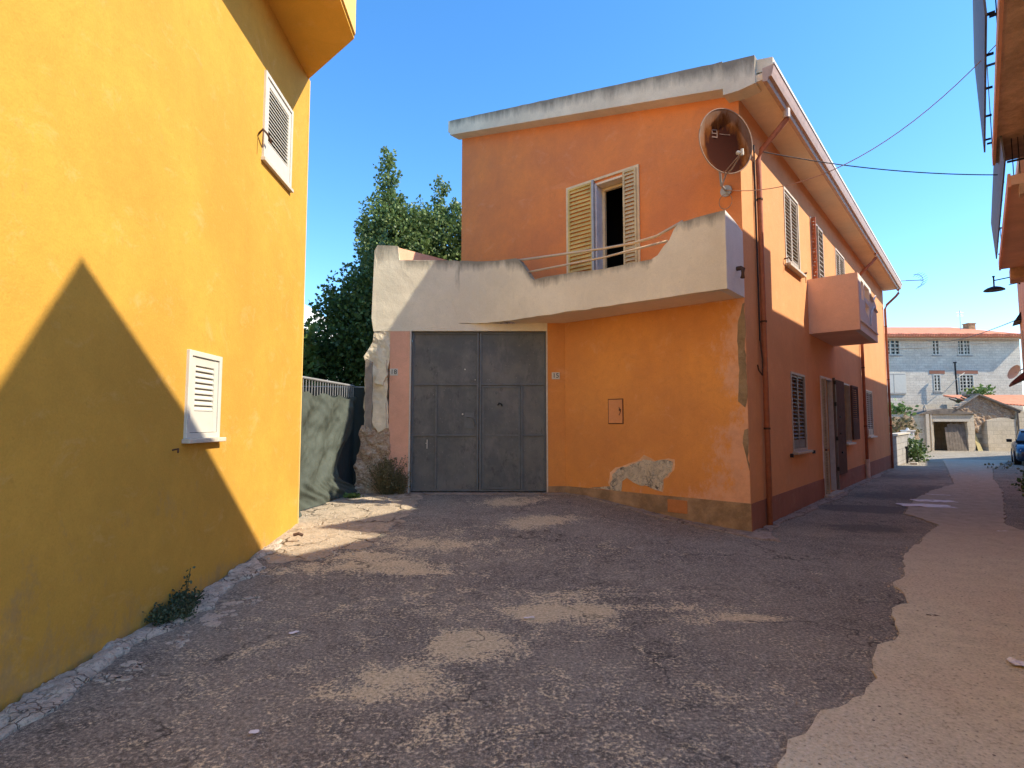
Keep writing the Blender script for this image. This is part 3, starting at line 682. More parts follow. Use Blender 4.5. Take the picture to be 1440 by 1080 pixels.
# terrace floor and its left parapet seen from inside
b = MB(); b.vprism([(-2.6, 10.53), (1.0, 10.53), (2.2, 9.55), (-1.1, 12.1), (-2.0, 12.4)], 3.4, 3.6); b.build('terrace_floor', 'concrete', H)
T = F((-2.22, 10.33), math.degrees(math.atan2(1.05, 1.83)))
b = MB(); b.panel(T, [(-.0, 3.35), (2.15, 3.35), (2.15, 5.2), (0, 4.97)], [], -.22, 0); b.build('terrace_parapet', 'pink', H)
MB().box(GW, -2.6, 1.0, -2.4, -2.2, -.1, 3.38).build('store_back_wall', 'greyren', H)
MB().box(GW, -2.62, -2.32, -2.3, -.201, -.1, 3.335).build('store_side_wall', 'greyren', H)

# ---- front balcony
Bp = Vector((3.023, 7.605, 0)); Ap = Vector((-.42, 10.30, 0)); dd = Bp-Ap; BL = dd.length
BF = F((Ap.x, Ap.y), math.degrees(math.atan2(dd.x, dd.y)))
bal_prof = [(.0, 3.49), (BL, 3.49), (BL, 4.62), (3.97, 4.61), (3.84, 4.60), (3.70, 4.59), (3.62, 4.50), (3.55, 4.36), (3.45, 4.27), (3.36, 4.16), (3.25, 4.12), (2.45, 4.11), (1.9, 4.15), (1.45, 4.17), (1.12, 4.17), (1.02, 4.16), (.95, 4.22), (.86, 4.36), (.78, 4.47), (.70, 4.58), (.62, 4.63), (.3, 4.65), (.0, 4.68)]
def zt_(fr, prof):
    pass
BC = CurveF(BF, -1.0, .62); UL = .62-((Vector((Ap.x, 10.317, 0))-Vector((-1., 10.317, 0))).length+(BF(.62, 0, 0)-Vector((Ap.x, 10.317, 0))).length)
bal_prof[0] = (UL, 3.49); bal_prof[-1] = (UL, 4.70)
b = MB(); b.panel(BC, rag(bal_prof, .14, .008, 2), [], -.13, 0, .16, .004)
def bdirt(v):
    u = (v-BF.p).dot(BF.d)
    t = 4.66 if u < .65 else (4.16 if u < 3.3 else 4.62)
    if .65 <= u < 1.05: t = 4.6-(u-.65)*1.1
    return max(0, 1-(t-v.z)/.28)+(.25 if .35 < u < .75 else 0)
b.build('balcony_parapet', 'beige', H, attrs={'dirt': bdirt})
e1 = S(-.0, -.001, 0)
dB = (Vector((C0[0], C0[1], 0))-Bp); SB = F((Bp.x, Bp.y), math.degrees(math.atan2(dB.x, dB.y)))
b = MB(); b.panel(SB, [(.002, 3.491), (dB.length-.002, 3.491), (dB.length-.002, 4.50), (.42, 4.57), (.002, 4.62)], [], -.12, .004, .15, .004)
b.build('balcony_side', 'white_render', H)
b = MB(); b.vprism([tuple(BF(.35, -.07, 0))[:2], tuple(BF(BL-.02, -.07, 0))[:2], (3.49, 8.165), (3.40, 8.26), (.98, 10.33), (.1, 10.33)], 3.494, 3.66); b.build('balcony_slab', 'beige_soffit', H)
r = MB(); r.tube([BF(.64, -.06, 4.60), BF(2.4, -.06, 4.47), BF(2.95, -.06, 4.45), BF(3.32, -.06, 4.48), BF(3.74, -.06, 4.62)], .021, 10)
r.tube([BF(.86, -.06, 4.34), BF(2.4, -.06, 4.32), BF(3.5, -.06, 4.37)], .018, 10)
r.build('balcony_railing', 'cream_rail', H, smooth=True)
r = MB().tube([SB(.42, -.06, 3.86), SB(.42, .07, 3.86), SB(.40, .10, 3.84), SB(.37, .1, 3.70)], .033, 10); r.build('drain_spout', 'brown', H, smooth=True)
r = MB()
for u in (.95, 3.35): r.tube([BF(u, -.55, 4.2), BF(u, -.5, 4.2)], .03, 8)
# ---- upper balcony door
dw = frame(MB(), FR, 1.70, 3.23, 3.66, 6.10, .002, .03, .045, False); 
dwo = dw.build('balcony_door', 'doorcream', H, bevel=.003)
sl = leaf(MB(), FR, 2.645, 3.18, 3.7, 6.05, .004, .035, .035, 30, .8, .0, .01); sl.build('shutter', 'gold', dwo)
MB().box(FR, 2.60, 2.645, .004, .06, 3.68, 6.07).build('shutter_edge', 'grey_metal', dwo)
sl = leaf(MB(), FR, 1.745, 2.00, 4.30, 6.05, .02, .035, .035, 24, .85, .0, .01); sl.box(FR, 1.745, 2.0, .02, .055, 4.20, 4.298); leaf(sl, FR, 1.745, 2.0, 3.7, 4.198, .02, .035, .035, 8, .85, 0, .01)
sl.build('shutter', 'goldgrey', dwo)
b = MB(); b.box(FR, 2.57, 2.598, -.3, .0, 3.70, 6.02); b.build('jamb', 'lilac', dwo)
b = MB(); b.box(FR, 1.98, 2.568, -.3, .0, 5.98, 6.018); b.build('lintel', 'beige_soffit', dwo)
b = frame(MB(), FR, 1.9, 2.568, 3.66, 5.97, -.26, -.2, .05); b.build('inner_frame', 'doorcream', dwo)
MB().box(FR, 1.7, 3.3, -1.4, -1.36, 3.4, 6.6).build('dark_room', 'dark', dwo)
# meter cover, vent, bare patches
m_ = MB().box(FR, 2.09, 2.36, .001, .020, 1.60, 2.01).build('meter_cover', M['metercover'], H, bevel=.003)
b = frame(MB(), FR, 2.075, 2.375, 1.585, 2.025, .001, .008, .012); b.build('cover_frame', 'rustiron', m_)
k_ = MB().tube([FR(2.13, .0201, 1.83), FR(2.13, .035, 1.83)], .018, 8); k_.tube([FR(2.15, .02, 1.87), FR(2.12, .03, 1.8), FR(2.15, .02, 1.74)], .008, 5); k_.build('latch', 'rustiron', m_)
MB().box(FR, .96, 1.29, .013, .022, .17, .375).build('vent_cover', 'vent', H, bevel=.003)
pt = [(2.33, .436), (2.33, .55), (2.3, .7), (2.21, .8), (1.98, .87), (1.84, .94), (1.71, 1.02), (1.52, .96), (1.30, 1.0), (1.21, .98), (1.22, .83), (1.37, .67), (1.40, .47), (1.5, .5), (1.59, .54), (1.85, .58), (2.02, .66), (2.10, .60), (2.14, .436)]
pb = [(1.78+(u-1.78)*1.07, .436+(z-.436)*1.06) for u, z in pt]
MB().panel(FR, rag(pb, .06, .022, 12), [], .0005, .0035, .08, .001).build('lifted_paint_edge', M['liftedpaint'], H)
b = MB(); b.panel(FR, rag(pt, .05, .028, 3), [], .001, .010, .045, .006); b.build('bare_patch', 'patch', H)
b = MB(); b.panel(FR, rag([(2.8, .436), (2.34, .436), (2.34, .50), (2.45, .49)], .07, .006, 3), [], .001, .006); b.build('bare_patch', 'patch', H)
eg = [(.004, 3.42), (.045, 3.4), (.10, 3.16), (.125, 2.84), (.11, 2.4), (.14, 1.92), (.03, 1.83), (.004, 1.9)]
b = MB(); b.panel(FR, rag(eg, .08, .014, 6), [], .004, .008, .08, .002); b.build('bare_corner_strip', M['cornerdirt'], H)
eg = [(.004, 1.52), (.06, 1.5), (.09, 1.3), (.05, 1.1), (.02, 1.0), (.004, .9)]
b = MB(); b.panel(FR, rag(eg, .08, .014, 6), [], .004, .010, .08, .002); b.build('bare_corner_strip', 'cornerdirt', H)

# ---- street side windows
def swin(u0, u1, z0, z1, name='window', mat='slat', n=17, sill=True, low=.1, fmat='whiteold', rec=-.05, hooks=True, label=None):
    w = frame(MB(), S, u0-.04, u1+.04, z0-.02, z1+.05, rec-.02, .014, .045).build(name, fmat, H)
    um = (u0+u1)/2
    for a, c in ((u0+.01, um-.004), (um+.004, u1-.01)):
        leaf(MB(), S, a, c, z0+.03, z1, rec+.0, .045, .04, n, .42, low, .009).build('shutter', mat, w)
    MB().box(S, u0-.02, u1+.02, rec-.2, rec-.16, z0-.02, z1+.02).build('pane', 'dark', w)
    if sill: MB().box(S, u0-.09, u1+.10, .001, .10, z0-.07, z0-.022).build('sill', fmat, w, bevel=.006)
    if hooks:
        for uu, sg in ((u0-.15, 1), (u1+.2, -1)):
            h = MB().tube([S(uu, 0, z0+.04), S(uu, .09, z0+.05), S(uu+.1*sg, .1, z0+.01)], .014, 6); h.tube([S(uu-.02, .07, z0+.05), S(uu-.02, .07, z0-.16)], .007, 5)
            h.build('shutter_hook', 'rustiron', w)
    return w
swin(2.47, 3.46, 4.58, 6.0)
swin(7.26, 8.39, 4.76, 6.0, hooks=False)
swin(2.51, 3.49, 1.10, 2.50, mat='darkslat', fmat='slat', hooks=False, low=.12, n=16)
for uu in (2.28, 3.98): MB().tube([S(uu, 0, 1.02), S(uu, .05, 1.02)], .035, 8).build('shutter_stop', 'black', H)
swin(11.12, 12.28, 1.22, 2.56, hooks=False, low=.14)
MB().box(S, 11.05, 11.12, .02, .05, 1.16, 1.40).build('sill_block', 'white', H)
# upper door on to the side balcony
w = frame(MB(), S, 4.53, 5.77, 3.74, 6.08, -.06, .014, .045, False).build('side_balcony_door', 'whiteold', H)
leaf(MB(), F(tuple(S(4.56, .015, 0))[:2], TH+90, True), 0, .09, 3.78, 6.05, 0, .03, .02, 30, .7).build('open_shutter', 'pipe', w)
leaf(MB(), S, 4.66, 5.15, 3.78, 6.03, -.04, .035, .04, 20, .5).build('shutter', 'slat', w)
leaf(MB(), S, 5.16, 5.66, 3.78, 6.03, -.0, .035, .04, 20, .5).build('shutter', 'slat', w)
MB().box(S, 4.5, 5.8, -.28, -.25, 3.7, 6.1).build('pane', 'dark', w)
# street door
w = frame(MB(), S, 4.90, 6.11, .05, 2.63, -.08, .02, .05, False).build('street_door', 'lilac', H)
leaf(MB(), F(tuple(S(4.93, .02, 0))[:2], TH+86, True), 0, .09, .08, 1.0, 0, .03, .025, 15, .8).build('open_shutter', 'slat', w)
leaf(MB(), F(tuple(S(4.93, .02, 0))[:2], TH+86, True), 0, .09, 1.05, 2.56, 0, .03, .025, 24, .8).build('open_shutter', 'slat', w)
b = frame(MB(), S, 4.98, 6.05, .08, 2.58, -.16, -.12, .07); b.box(S, 5.46, 5.54, -.16, -.12, .15, 2.5); b.build('inner_frame', 'darkslat', w)
MB().box(S, 4.95, 6.1, -.26, -.22, .0, 2.62).build('pane', 'dark', w)
b = MB(); b.box(S, 6.16, 7.33, .022, .055, .38, 2.63); b.build('folded_shutter', 'brown', w, bevel=.004)
b = MB(); b.box(S, 6.13, 6.17, .02, .075, .08, 2.66); b.build('shutter_post', 'darkslat', w)
for z in (.5, 1.2, 2.0, 2.5): MB().tube([S(6.12, .07, z), S(6.12, .07, z+.09)], .026, 6).build('hinge', 'black', w)
for uu, z in ((6.6, 1.35), (6.6, 1.75), (6.7, .9)): MB().tube([S(uu, .055, z), S(uu, .085, z)], .022, 6).build('bolt', 'black', w)
MB().box(S, 4.82, 6.2, .001, .16, .0, .055).build('door_step', 'concrete', w)
w = frame(MB(), S, 7.42, 8.33, 1.10, 2.62, -.08, .02, .045).build('window', 'slat', H)
MB().box(S, 7.35, 8.45, .001, .10, 1.05, 1.098).build('sill', 'whiteold', w)
MB().box(S, 7.45, 8.3, -.26, -.22, 1.1, 2.6).build('pane', 'dark', w)
leaf(MB(), F(tuple(S(7.46, .02, 0))[:2], TH+80, True), 0, .07, 1.14, 2.56, 0, .03, .02, 20, .8).build('open_shutter', 'slat', w)
leaf(MB(), S, 8.38, 9.32, 1.16, 2.60, .024, .04, .06, 15, .7, .5).build('folded_shutter', 'brown', w)
# side balcony
sb = MB(); sb.box(S, 4.08, 4.20, .001, .90, 3.445, 4.585); sb.build('side_balcony_end', 'side_balc', H)
sb = MB(); sb.box(S, 4.201, 6.55, .001, .80, 3.445, 3.56); sb.build('side_balcony_floor', 'side_balc', H)
sb = MB(); sb.box(S, 6.43, 6.55, .001, .80, 3.561, 4.4); sb.build('side_balcony_end', 'side_balc', H)
fo = [(4.201, 3.445), (6.55, 3.445), (6.55, 4.30), (6.1, 4.44), (5.9, 4.42), (5.75, 4.56), (4.201, 4.585)]
hl = [[(4.45, 4.12), (4.75, 4.12), (4.75, 4.5), (4.45, 4.5)], [(4.85, 4.22), (5.6, 4.22), (5.5, 4.50), (4.85, 4.5)], [(4.9, 3.95), (5.35, 3.85), (5.45, 4.1), (4.9, 4.14)]]
sb = MB(); sb.panel(S, fo, hl, .801, .90); sbf = sb.build('side_balcony_front', 'white_render', H)
sb = MB(); sb.box(S, 4.2, 6.5, .902, .925, 3.62, 3.65); sb.tube([S(5.4, .92, 3.7), S(5.6, .92, 4.0), S(6.0, .92, 4.2), S(6.5, .92, 4.15)], .02, 6); sb.tube([S(5.5, .92, 4.4), S(5.9, .92, 4.3), S(6.3, .92, 4.5)], .018, 6); sb.build('moulding', 'white_render', sbf)
# ---- ruined end of the gate wall
rz = lambda *q: [tuple(v) for v in q]
rp = MB(); rp.panel(GW, rag([(-2.62, 3.335), (-2.312, 3.335), (-2.30, 2.9), (-2.35, 2.6), (-2.34, 1.9), (-2.33, 1.45), (-2.76, 1.3), (-2.80, 1.9), (-2.79, 2.85), (-2.68, 3.05)], .08, .03, 2), [], -.22, -.01, .05, .03)
rp.build('crumbling_pier', 'cream', H)
rp = MB(); rp.panel(GW, rag([(-2.76, 1.45), (-2.62, 1.4), (-2.63, 2.75), (-2.77, 2.82)], .1, .012, 4), [], -.2, .045, .08, .01); rp.build('pier_edge', 'greyren', H)
rp = MB(); rp.panel(GW, rag([(-2.8, 1.5), (-2.33, 1.5), (-2.29, 1.0), (-2.26, .55), (-2.24, .2), (-2.98, .2), (-2.90, .8), (-2.85, 1.2)], .06, .04, 5), [], -.3, .04, .04, .075); rp.build('rubble_base', 'rubble', H)
rp = MB(); rp.panel(GW, rag([(-2.58, 1.95), (-2.36, 1.98), (-2.35, 1.5), (-2.5, 1.42), (-2.62, 1.6)], .06, .02, 7), [], -.1, .05, .05, .012); rp.build('loose_render', 'cream', H)
rp = MB(); rp.panel(GW, rag([(-2.50, 2.62), (-2.36, 2.78), (-2.34, 2.5), (-2.42, 2.3), (-2.58, 2.35)], .06, .02, 8), [], -.1, .06, .05, .012); rp.build('loose_render', 'cream', H)
rp = MB(); rp.panel(GW, rag([(-2.32, .95), (-2.2, .72), (-1.98, .62), (-1.95, .31), (-2.35, .31)], .07, .03, 9), [], 0.001, .012, .06, .01); rp.build('bare_patch', 'greyren', H)
tube = MB().tube([GW(-2.05+.0, .012, .31), GW(-2.0, .012, .31)], .01)

# ================================================================== GATE
gt = thing('metal_gate', 'tall grey sheet metal double gate with a wicket door, patched and rust marked', 'gate', (-.62, 10.42, .32))
GG = F((0, 10.42), 90)
zb, zt, zl, z1, z2 = .325, 3.33, -.625, 2.33, 1.37
b = MB().box(GG, -1.90, zl-.004, -.02, 0, zb, zt); lf = b.build('gate_leaf', 'gate', gt)
b = MB().box(GG, zl+.004, .64, -.02, 0, zb, zt); rt = b.build('gate_leaf', 'gate', gt)
def bars(par, items):
    b = MB()
    for u0, u1, za, zc, k in items: b.box(GG, u0, u1, .0005, k, za, zc)
    b.build('gate_frame', 'gate_trim', par, bevel=.004)
w_ = .03
bars(lf, [(-1.90, -1.87, zb, zt, .03), (zl-.045, zl-.006, zb, zt, .032), (-1.869, zl-.046, zb, zb+.03, .028), (-1.869, zl-.046, zt-.03, zt, .028),
          (-1.869, zl-.046, z1-.015, z1+.015, .026), (-1.869, zl-.046, z2-.015, z2+.015, .026), (-1.455, -1.42, zb+.031, z2-.016, .024), (-1.455, -1.42, z2+.016, z1-.016, .024)])
bars(rt, [(.61, .64, zb, zt, .03), (zl+.006, zl+.045, zb, zt, .032), (zl+.046, .609, zb, zb+.03, .028), (zl+.046, .609, zt-.03, zt, .028),
          (zl+.046, .609, z1-.015, z1+.02, .028), (.20, .609, z2-.012, z2+.018, .026), (.165, .199, zb+.031, z1-.016, .034)])
wk = MB().box(GG, zl+.06, .15, .0006, .012, zb+.045, z1-.03).build('wicket_door', 'gate', rt)
b = MB(); frame(b, GG, zl+.06, .15, zb+.045, z1-.03, .0125, .026, .028); b.box(GG, zl+.088, .122, .0125, .024, z2-.014, z2+.014); b.build('wicket_frame', 'gate_trim', wk)
b = MB(); b.box(GG, -.90, -.70, .0005, .012, 2.40, 2.70); b.build('lock_plate', 'gate', lf)
b = MB(); b.box(GG, -.90, -.72, .0005, .01, 1.50, 1.80); b.tube([GG(-.86, .012, 1.72), GG(-.74, .03, 1.70), GG(-.70, .02, 1.58)], .014, 6); b.build('lock_plate', 'gate_trim', lf)
for u, z, r_ in ((-.895, 2.62, .014), (-.70, 2.42, .01), (-.935, 1.77, .015), (.13, 2.14, .01), (-1.62, 1.22, .008)):
    MB().tube([GG(u, .01, z), GG(u, .022, z)], r_, 8).build('escutcheon', 'white', lf if u < zl else rt)
b = MB().tube([GG(-1.60, .02, 1.29), GG(-1.60, .03, 1.12)], .008, 6); b.build('drop_bolt', 'white', lf)
b = MB().tube([GG(-.27, .02, 1.94), GG(-.24, .045, 1.98), GG(-.2, .05, 1.96), GG(-.19, .02, 1.92)], .012, 6); b.build('handle', 'black', wk)

def plaque(text, u, z, label):
    p = MB().box(GW, u-.075, u+.075, .001, .012, z-.065, z+.065)
    o = tag(p.build('house_number_plaque', 'white', bevel=.003), label, 'house number')
    c = bpy.data.curves.new('number', 'FONT'); c.body = text; c.size = .125; c.extrude = .001; c.align_x = 'CENTER'; c.align_y = 'CENTER'
    t = bpy.data.objects.new('number', c); COL.objects.link(t)
    bpy.context.view_layer.update()
    me = bpy.data.meshes.new_from_object(t.evaluated_get(bpy.context.evaluated_depsgraph_get())); me.materials.clear(); me.materials.append(M['black'])
    bpy.data.objects.remove(t)
    q = bpy.data.objects.new('number', me); COL.objects.link(q); q.parent = o
    q.rotation_euler = (R(90), 0, 0); w = GW(u, .0135, z); q.location = w-o.location
plaque('18', -2.23, 2.56, 'small white number plate 18 on the salmon pilaster left of the gate')
plaque('15', .825, 2.49, 'small white number plate 15 on the orange pilaster right of the gate')

# ================================================================== SATELLITE DISH (rusty, on the corner)
dc = FR(.09, .50, 5.72); az, el = R(168), R(2)
nrm = Vector((math.sin(az)*math.cos(el), math.cos(az)*math.cos(el), math.sin(el)))
sx = nrm.cross(up).normalized()*-1; sy = nrm.cross(sx)*-1
if sy.z < 0: sy = -sy
sd = thing('satellite_dish', 'rusty oval satellite dish on the front corner of the orange house', 'satellite dish', tuple(FR(.24, .0, 5.2)))
rx, ry = .43, .50
b = MB(); b.uv = []; vs = []; fs = []; nr, na = 9, 48
for side in (0, 1):
    for i in range(nr+1):
        q = i/nr
        for j in range(na):
            a_ = 2*math.pi*j/na; x, y = q*math.cos(a_), q*math.sin(a_)
            vs.append(dc+sx*x*rx+sy*y*ry+nrm*(.085*q*q-side*.006)); b.uv.append((x, y))
for side in (0, 1):
    o_ = side*(nr+1)*na
    for i in range(nr):
        for j in range(na): fs.append((o_+i*na+j, o_+i*na+(j+1) % na, o_+(i+1)*na+(j+1) % na, o_+(i+1)*na+j))
b.add(vs, fs); refl = b.build('reflector', 'dish', sd, smooth=True, attrs={'du': lambda v: (v-dc).dot(sx)/rx, 'dv': lambda v: (v-dc).dot(sy)/ry})
rim = [dc+sx*rx*math.cos(2*math.pi*j/na)+sy*ry*math.sin(2*math.pi*j/na)+nrm*.085 for j in range(na+1)]
MB().tube(rim, .009, 6, False).build('rim', 'dishrim', sd, smooth=True)
e_ = MB()   # worn emblem: a small box with a cross bar, and a thin line of lettering
def dq(x, y, w, h): 
    q = .085*(x*x+y*y)
    e_.add([dc+sx*(x+i*w/2)*rx+sy*(y+j*h/2)*ry+nrm*(q+.006) for i, j in ((-1, -1), (1, -1), (1, 1), (-1, 1))], [(0, 1, 2, 3)])
for x, y, w, h in ((-.33, .38, .20, .03), (-.33, .17, .24, .04), (-.22, .28, .03, .18), (-.42, .3, .03, .10), (-.32, .28, .14, .025)): dq(x, y, w, h)
for i in range(9): dq(-.1+i*.045, .29, .028, .022)
e_.build('emblem', M['emblem'], sd)
foot_ = dc-sy*(ry*.98)+nrm*.085; lnb = dc+nrm*.36-sy*.30+sx*.06
b = MB(); b.tube([foot_-nrm*.06, foot_+sx*.0+nrm*.1, lnb-nrm*.05-sy*.04], .012, 6); b.tube([foot_-sx*.05, lnb-sx*.02-sy*.03], .008, 6); b.build('arm', 'dishrim', sd)
b = MB(); b.tube([lnb-sy*.03, lnb-nrm*.1+sy*.03], .03, 10); b.tube([lnb+sy*.03, lnb-sy*.06], .022, 8); b.build('receiver', 'white', sd)
wl = FR(.22, .005, 5.20)
b = MB(); b.tube([wl, FR(.22, .22, 5.22), dc-nrm*.10-sy*.35, dc-nrm*.03], .018, 8); b.tube([FR(.22, .2, 5.22), foot_-nrm*.04], .014, 6); b.build('bracket', 'grey_metal', sd)
b = MB().tube([FR(.22, .001, 5.20), FR(.22, .03, 5.20)], .09, 12); b.build('wall_plate', 'grey_metal', sd)
lp = [FR(.22+.1*math.sin(t_), .06, 5.02+.12*math.cos(t_)) for t_ in np.linspace(0, 6.2, 14)]
MB().tube(lp, .006, 5).build('cable_loop', 'dishrim', sd)

# ================================================================== RIGHT-HAND BUILDING
PB = thing('apartment_building', 'peach plastered building with projecting balconies at the right edge', 'building', tuple(A(11, 5, 0)))
b = MB(); b.box(A, 2.9, 20.6, .92, 9.5, -.4, 7.0); b.build('wall', 'peach', PB)
b = MB(); b.prism([A(2.95, k, 6.8) for k in (-.02,)]+[A(4.5, 0, 6.8), A(6.3, .24, 6.8), A(6.35, .8, 6.8), A(20.7, .8, 6.8), A(20.7, 9.6, 6.8), A(2.85, 9.6, 6.8)],
                  [A(2.95, -.02, 7.22), A(4.5, 0, 7.14), A(6.3, .24, 7.02), A(6.35, .8, 7.02), A(20.7, .8, 7.02), A(20.7, 9.6, 7.02), A(2.85, 9.6, 7.02)]); b.build('roof', 'peach', PB)  # near eave out of view, bent and raised so its shadow fits the yellow wall
MB().box(A, 20.61, 29., 1.6, 9.5, -.5, 7.3).build('shading_wing', 'peach', PB)  # unseen block added to shade the far end of the orange side wall
def balcony(t0, t1, s0, sp, zs, zp0, zp1, soffit, lean, tp):
    b = MB().box(A, t0, t1, s0, .919, zs, zs+.14); sl_ = b.build('balcony', soffit, PB)
    b = MB().box(A, t0-.0, t1+.02, s0-.035, s0-.001, zs-.02, zs+.17); b.build('slab_edge', 'pink', sl_)
    sec_ = ((sp, zp0), (sp+.02, zp0), (sp-lean+.02, zp1), (sp-lean, zp1))
    b = MB().prism([A(tp, k, z) for k, z in sec_], [A(t1+.12, k, z) for k, z in sec_]); b.build('rail_panel', 'panelgrey', sl_)
    n_ = max(2, int((t1-tp)/.9)); t0_ = tp
    for i in range(n_+1):
        t_ = tp+.2+(t1-tp-.3)*i/n_; MB().box(A, t_-.012, t_+.012, sp+.021, s0-.036, zs+.36, zs+.385).build('rail_bracket', 'black', sl_)
    for te in (tp+.2, t1):
        b = MB(); b.box(A, te-.012, te+.012, sp+.03, .918, zp1-.2, zp1-.17); b.box(A, te-.012, te+.012, sp+.04, .918, zs+.33, zs+.355)
        for i in range(7): b.tube([A(te, sp+.1+i*(.8-sp)/6, zs+.14), A(te, sp+.1+i*(.8-sp)/6, zp1-.17)], .006, 5)
        b.build('end_rail', 'black', sl_)
balcony(5.6, 11.15, .345, .22, 5.62, 5.88, 7.40, 'peach_stain', .05, 7.4)
balcony(10.3, 15.9, .47, .40, 4.95, 5.22, 6.05, 'peach', .045, 10.1)
MB().box(A, 10.3, 10.5, .55, .918, 4.80, 4.948).build('balcony_beam', 'peach_stain', PB)
MB().box(A, 15.9, 16.5, .62, .918, 4.72, 5.0).build('corbel', 'peach_stain', PB)
b = MB().fprism(F(tuple(A(0, 0, 0))[:2], TH), [(18.6, 4.0), (19.5, 4.0), (19.5, 4.62), (18.6, 4.62)], .921, .96); b.build('window_shutter', 'black', PB)
b = MB(); b.prism([A(19.6, .921, 4.55), A(19.6, .76, 4.28), A(19.6, .921, 4.32)], [A(20.5, .921, 4.55), A(20.5, .76, 4.28), A(20.5, .921, 4.32)]); b.build('window_canopy', 'black', PB)
MB().tube([A(19.4, .905, 4.0), A(19.4, .905, 3.0)], .03, 8).build('rain_pipe', 'white', PB)
b = MB(); b.prism([A(18.4, .921, 2.95), A(18.4, .60, 2.62), A(18.4, .62, 2.58), A(18.4, .921, 2.75)], [A(20.2, .921, 2.95), A(20.2, .60, 2.62), A(20.2, .62, 2.58), A(20.2, .921, 2.75)]); b.build('awning', 'redcloth', PB)
# lamp bracketed on the wall
L0 = A(16.9, .92, 5.0)
la = thing('street_lamp', 'black iron wall lamp with a flat shade reaching out over the lane', 'lamp', tuple(L0))
e0 = A(16.9, .918, 4.98); e1_ = A(16.9, .36, 4.90)
b = MB().tube([e0, e1_+Vector((0, 0, .02))], .014, 6); b.tube([e0-up*.16, e0-up*.16+(e1_-e0)*.55], .01, 6); b.tube([e0-up*.09, e0-up*.12+(e1_-e0)*.5], .008, 6)
b.tube([e0+(e1_-e0)*.22+up*.06, e0+(e1_-e0)*.22-up*.2], .016, 6); b.build('arm', 'black', la)
b = MB().tube([e1_+up*.10, e1_-up*.12], .016, 8); b.tube([e1_+up*.10, e1_+up*.13], .026, 8); b.build('hanger', 'black', la)
pf = [(.02, -.12), (.06, -.125), (.13, -.15), (.19, -.19), (.20, -.215), (.17, -.215), (.0, -.20)]
b = MB(); vs = []; na = 28
for r_, z in pf: vs += [e1_+Vector((r_*math.cos(6.2832*j/na), r_*math.sin(6.2832*j/na), z)) for j in range(na)]
b.add(vs, [(i*na+j, i*na+(j+1) % na, (i+1)*na+(j+1) % na, (i+1)*na+j) for i in range(len(pf)-1) for j in range(na)]); b.build('lamp_shade', 'black', la, smooth=True)
sd2 = thing('satellite_dish', 'small pale satellite dish above the dark red awning on the far wall', 'satellite dish', tuple(A(18.6, .92, 3.05)))
b = MB(); c_ = A(18.6, .70, 2.86); nn = -A.d*.45+up*.35-A.n*.7; nn.normalize(); ax = nn.cross(up).normalized(); ay = nn.cross(ax); vs = [c_]
for i in (1, 2, 3): vs += [c_+(ax*math.cos(6.2832*j/20)*.19+ay*math.sin(6.2832*j/20)*.19)*i/3+nn*.05*(i/3)**2 for j in range(20)]
fs = [(0, 1+j, 1+(j+1) % 20) for j in range(20)]+[(1+i*20+j, 1+i*20+(j+1) % 20, 21+i*20+(j+1) % 20, 21+i*20+j) for i in (0, 1) for j in range(20)]
b.add(vs, fs); b.build('reflector', 'white', sd2, smooth=True); MB().tube([c_, A(18.6, .919, 3.0)], .015, 6).build('bracket', 'grey_metal', sd2)
# neighbouring block further up that shades the lane (stands right of the frame)
NB = thing('shading_building', 'unseen plain building right of the frame, added to shade the lane', 'building', tuple(A(32, 9, -.2)))
b = MB(); b.vprism([(21.5, 16.0), (28.3, 24.7), (37.5, 29.5), (60, 41), (60, 6), (33, 6)], -.4, 7.2); b.build('wall', 'peach', NB)
MB().vprism([(21.4, 16.0), (28.2, 24.8), (37.5, 29.6), (60, 41.1), (60, 6), (33, 6)], 7.201, 7.4).build('roof', 'tile', NB)

# ================================================================== OVERHEAD CABLES
def sag(a, c, s_, n=24): return [Vector(a).lerp(Vector(c), i/n)-up*s_*4*(i/n)*(1-i/n) for i in range(n+1)]
tag(MB().tube(sag(S(.72, .10, 6.02), A(11.2, .36, 5.45), .10), .008, 6).build('overhead_cable', 'wire'), 'taut dark cable from the near downpipe across to the balcony rail', 'cable')
tag(MB().tube(sag(FR(.22, .06, 5.2), A(9.2, .9, 7.05), .75), .006, 6).build('overhead_cable', 'wirepink'), 'thin sagging cable rising from the rusty dish to the upper right', 'cable')
tag(MB().tube(sag(A(19.5, .9, 4.35), (33.5, 44, 8.3), .35), .012, 5).build('overhead_cable', 'wire'), 'thin far cable from the right wall canopy to the grey block house', 'cable')
tag(MB().tube(sag((30.5, 43.9, 7.6), (40.5, 43.8, 8.35), .15), .02, 5).build('overhead_cable', 'whiteold'), 'pale cable running along the grey block facade under its eave', 'cable')
an = thing('tv_antenna', 'spiky ring-shaped antenna sticking out past the far eave end', 'antenna', tuple(S(16.2, .5, 6.8)))
b = MB(); c_ = S(16.9, .95, 6.95)
b.tube([S(16.2, .4, 6.9), S(16.6, .7, 6.95), c_+S.n*.26], .014, 6)
for i in range(9):
    t_ = -1.2+i*.33; p_ = c_+(S.n*.26*math.cos(t_)+up*.26*math.sin(t_)); b.tube([p_-S.n*.08-up*.05+S.d*.1, p_+S.n*.14+up*.05], .006, 4)
b.tube([c_+(S.n*.26*math.cos(-1.3+i*.33)+up*.26*math.sin(-1.3+i*.33)) for i in range(10)], .008, 5); b.build('rod', 'black', an)

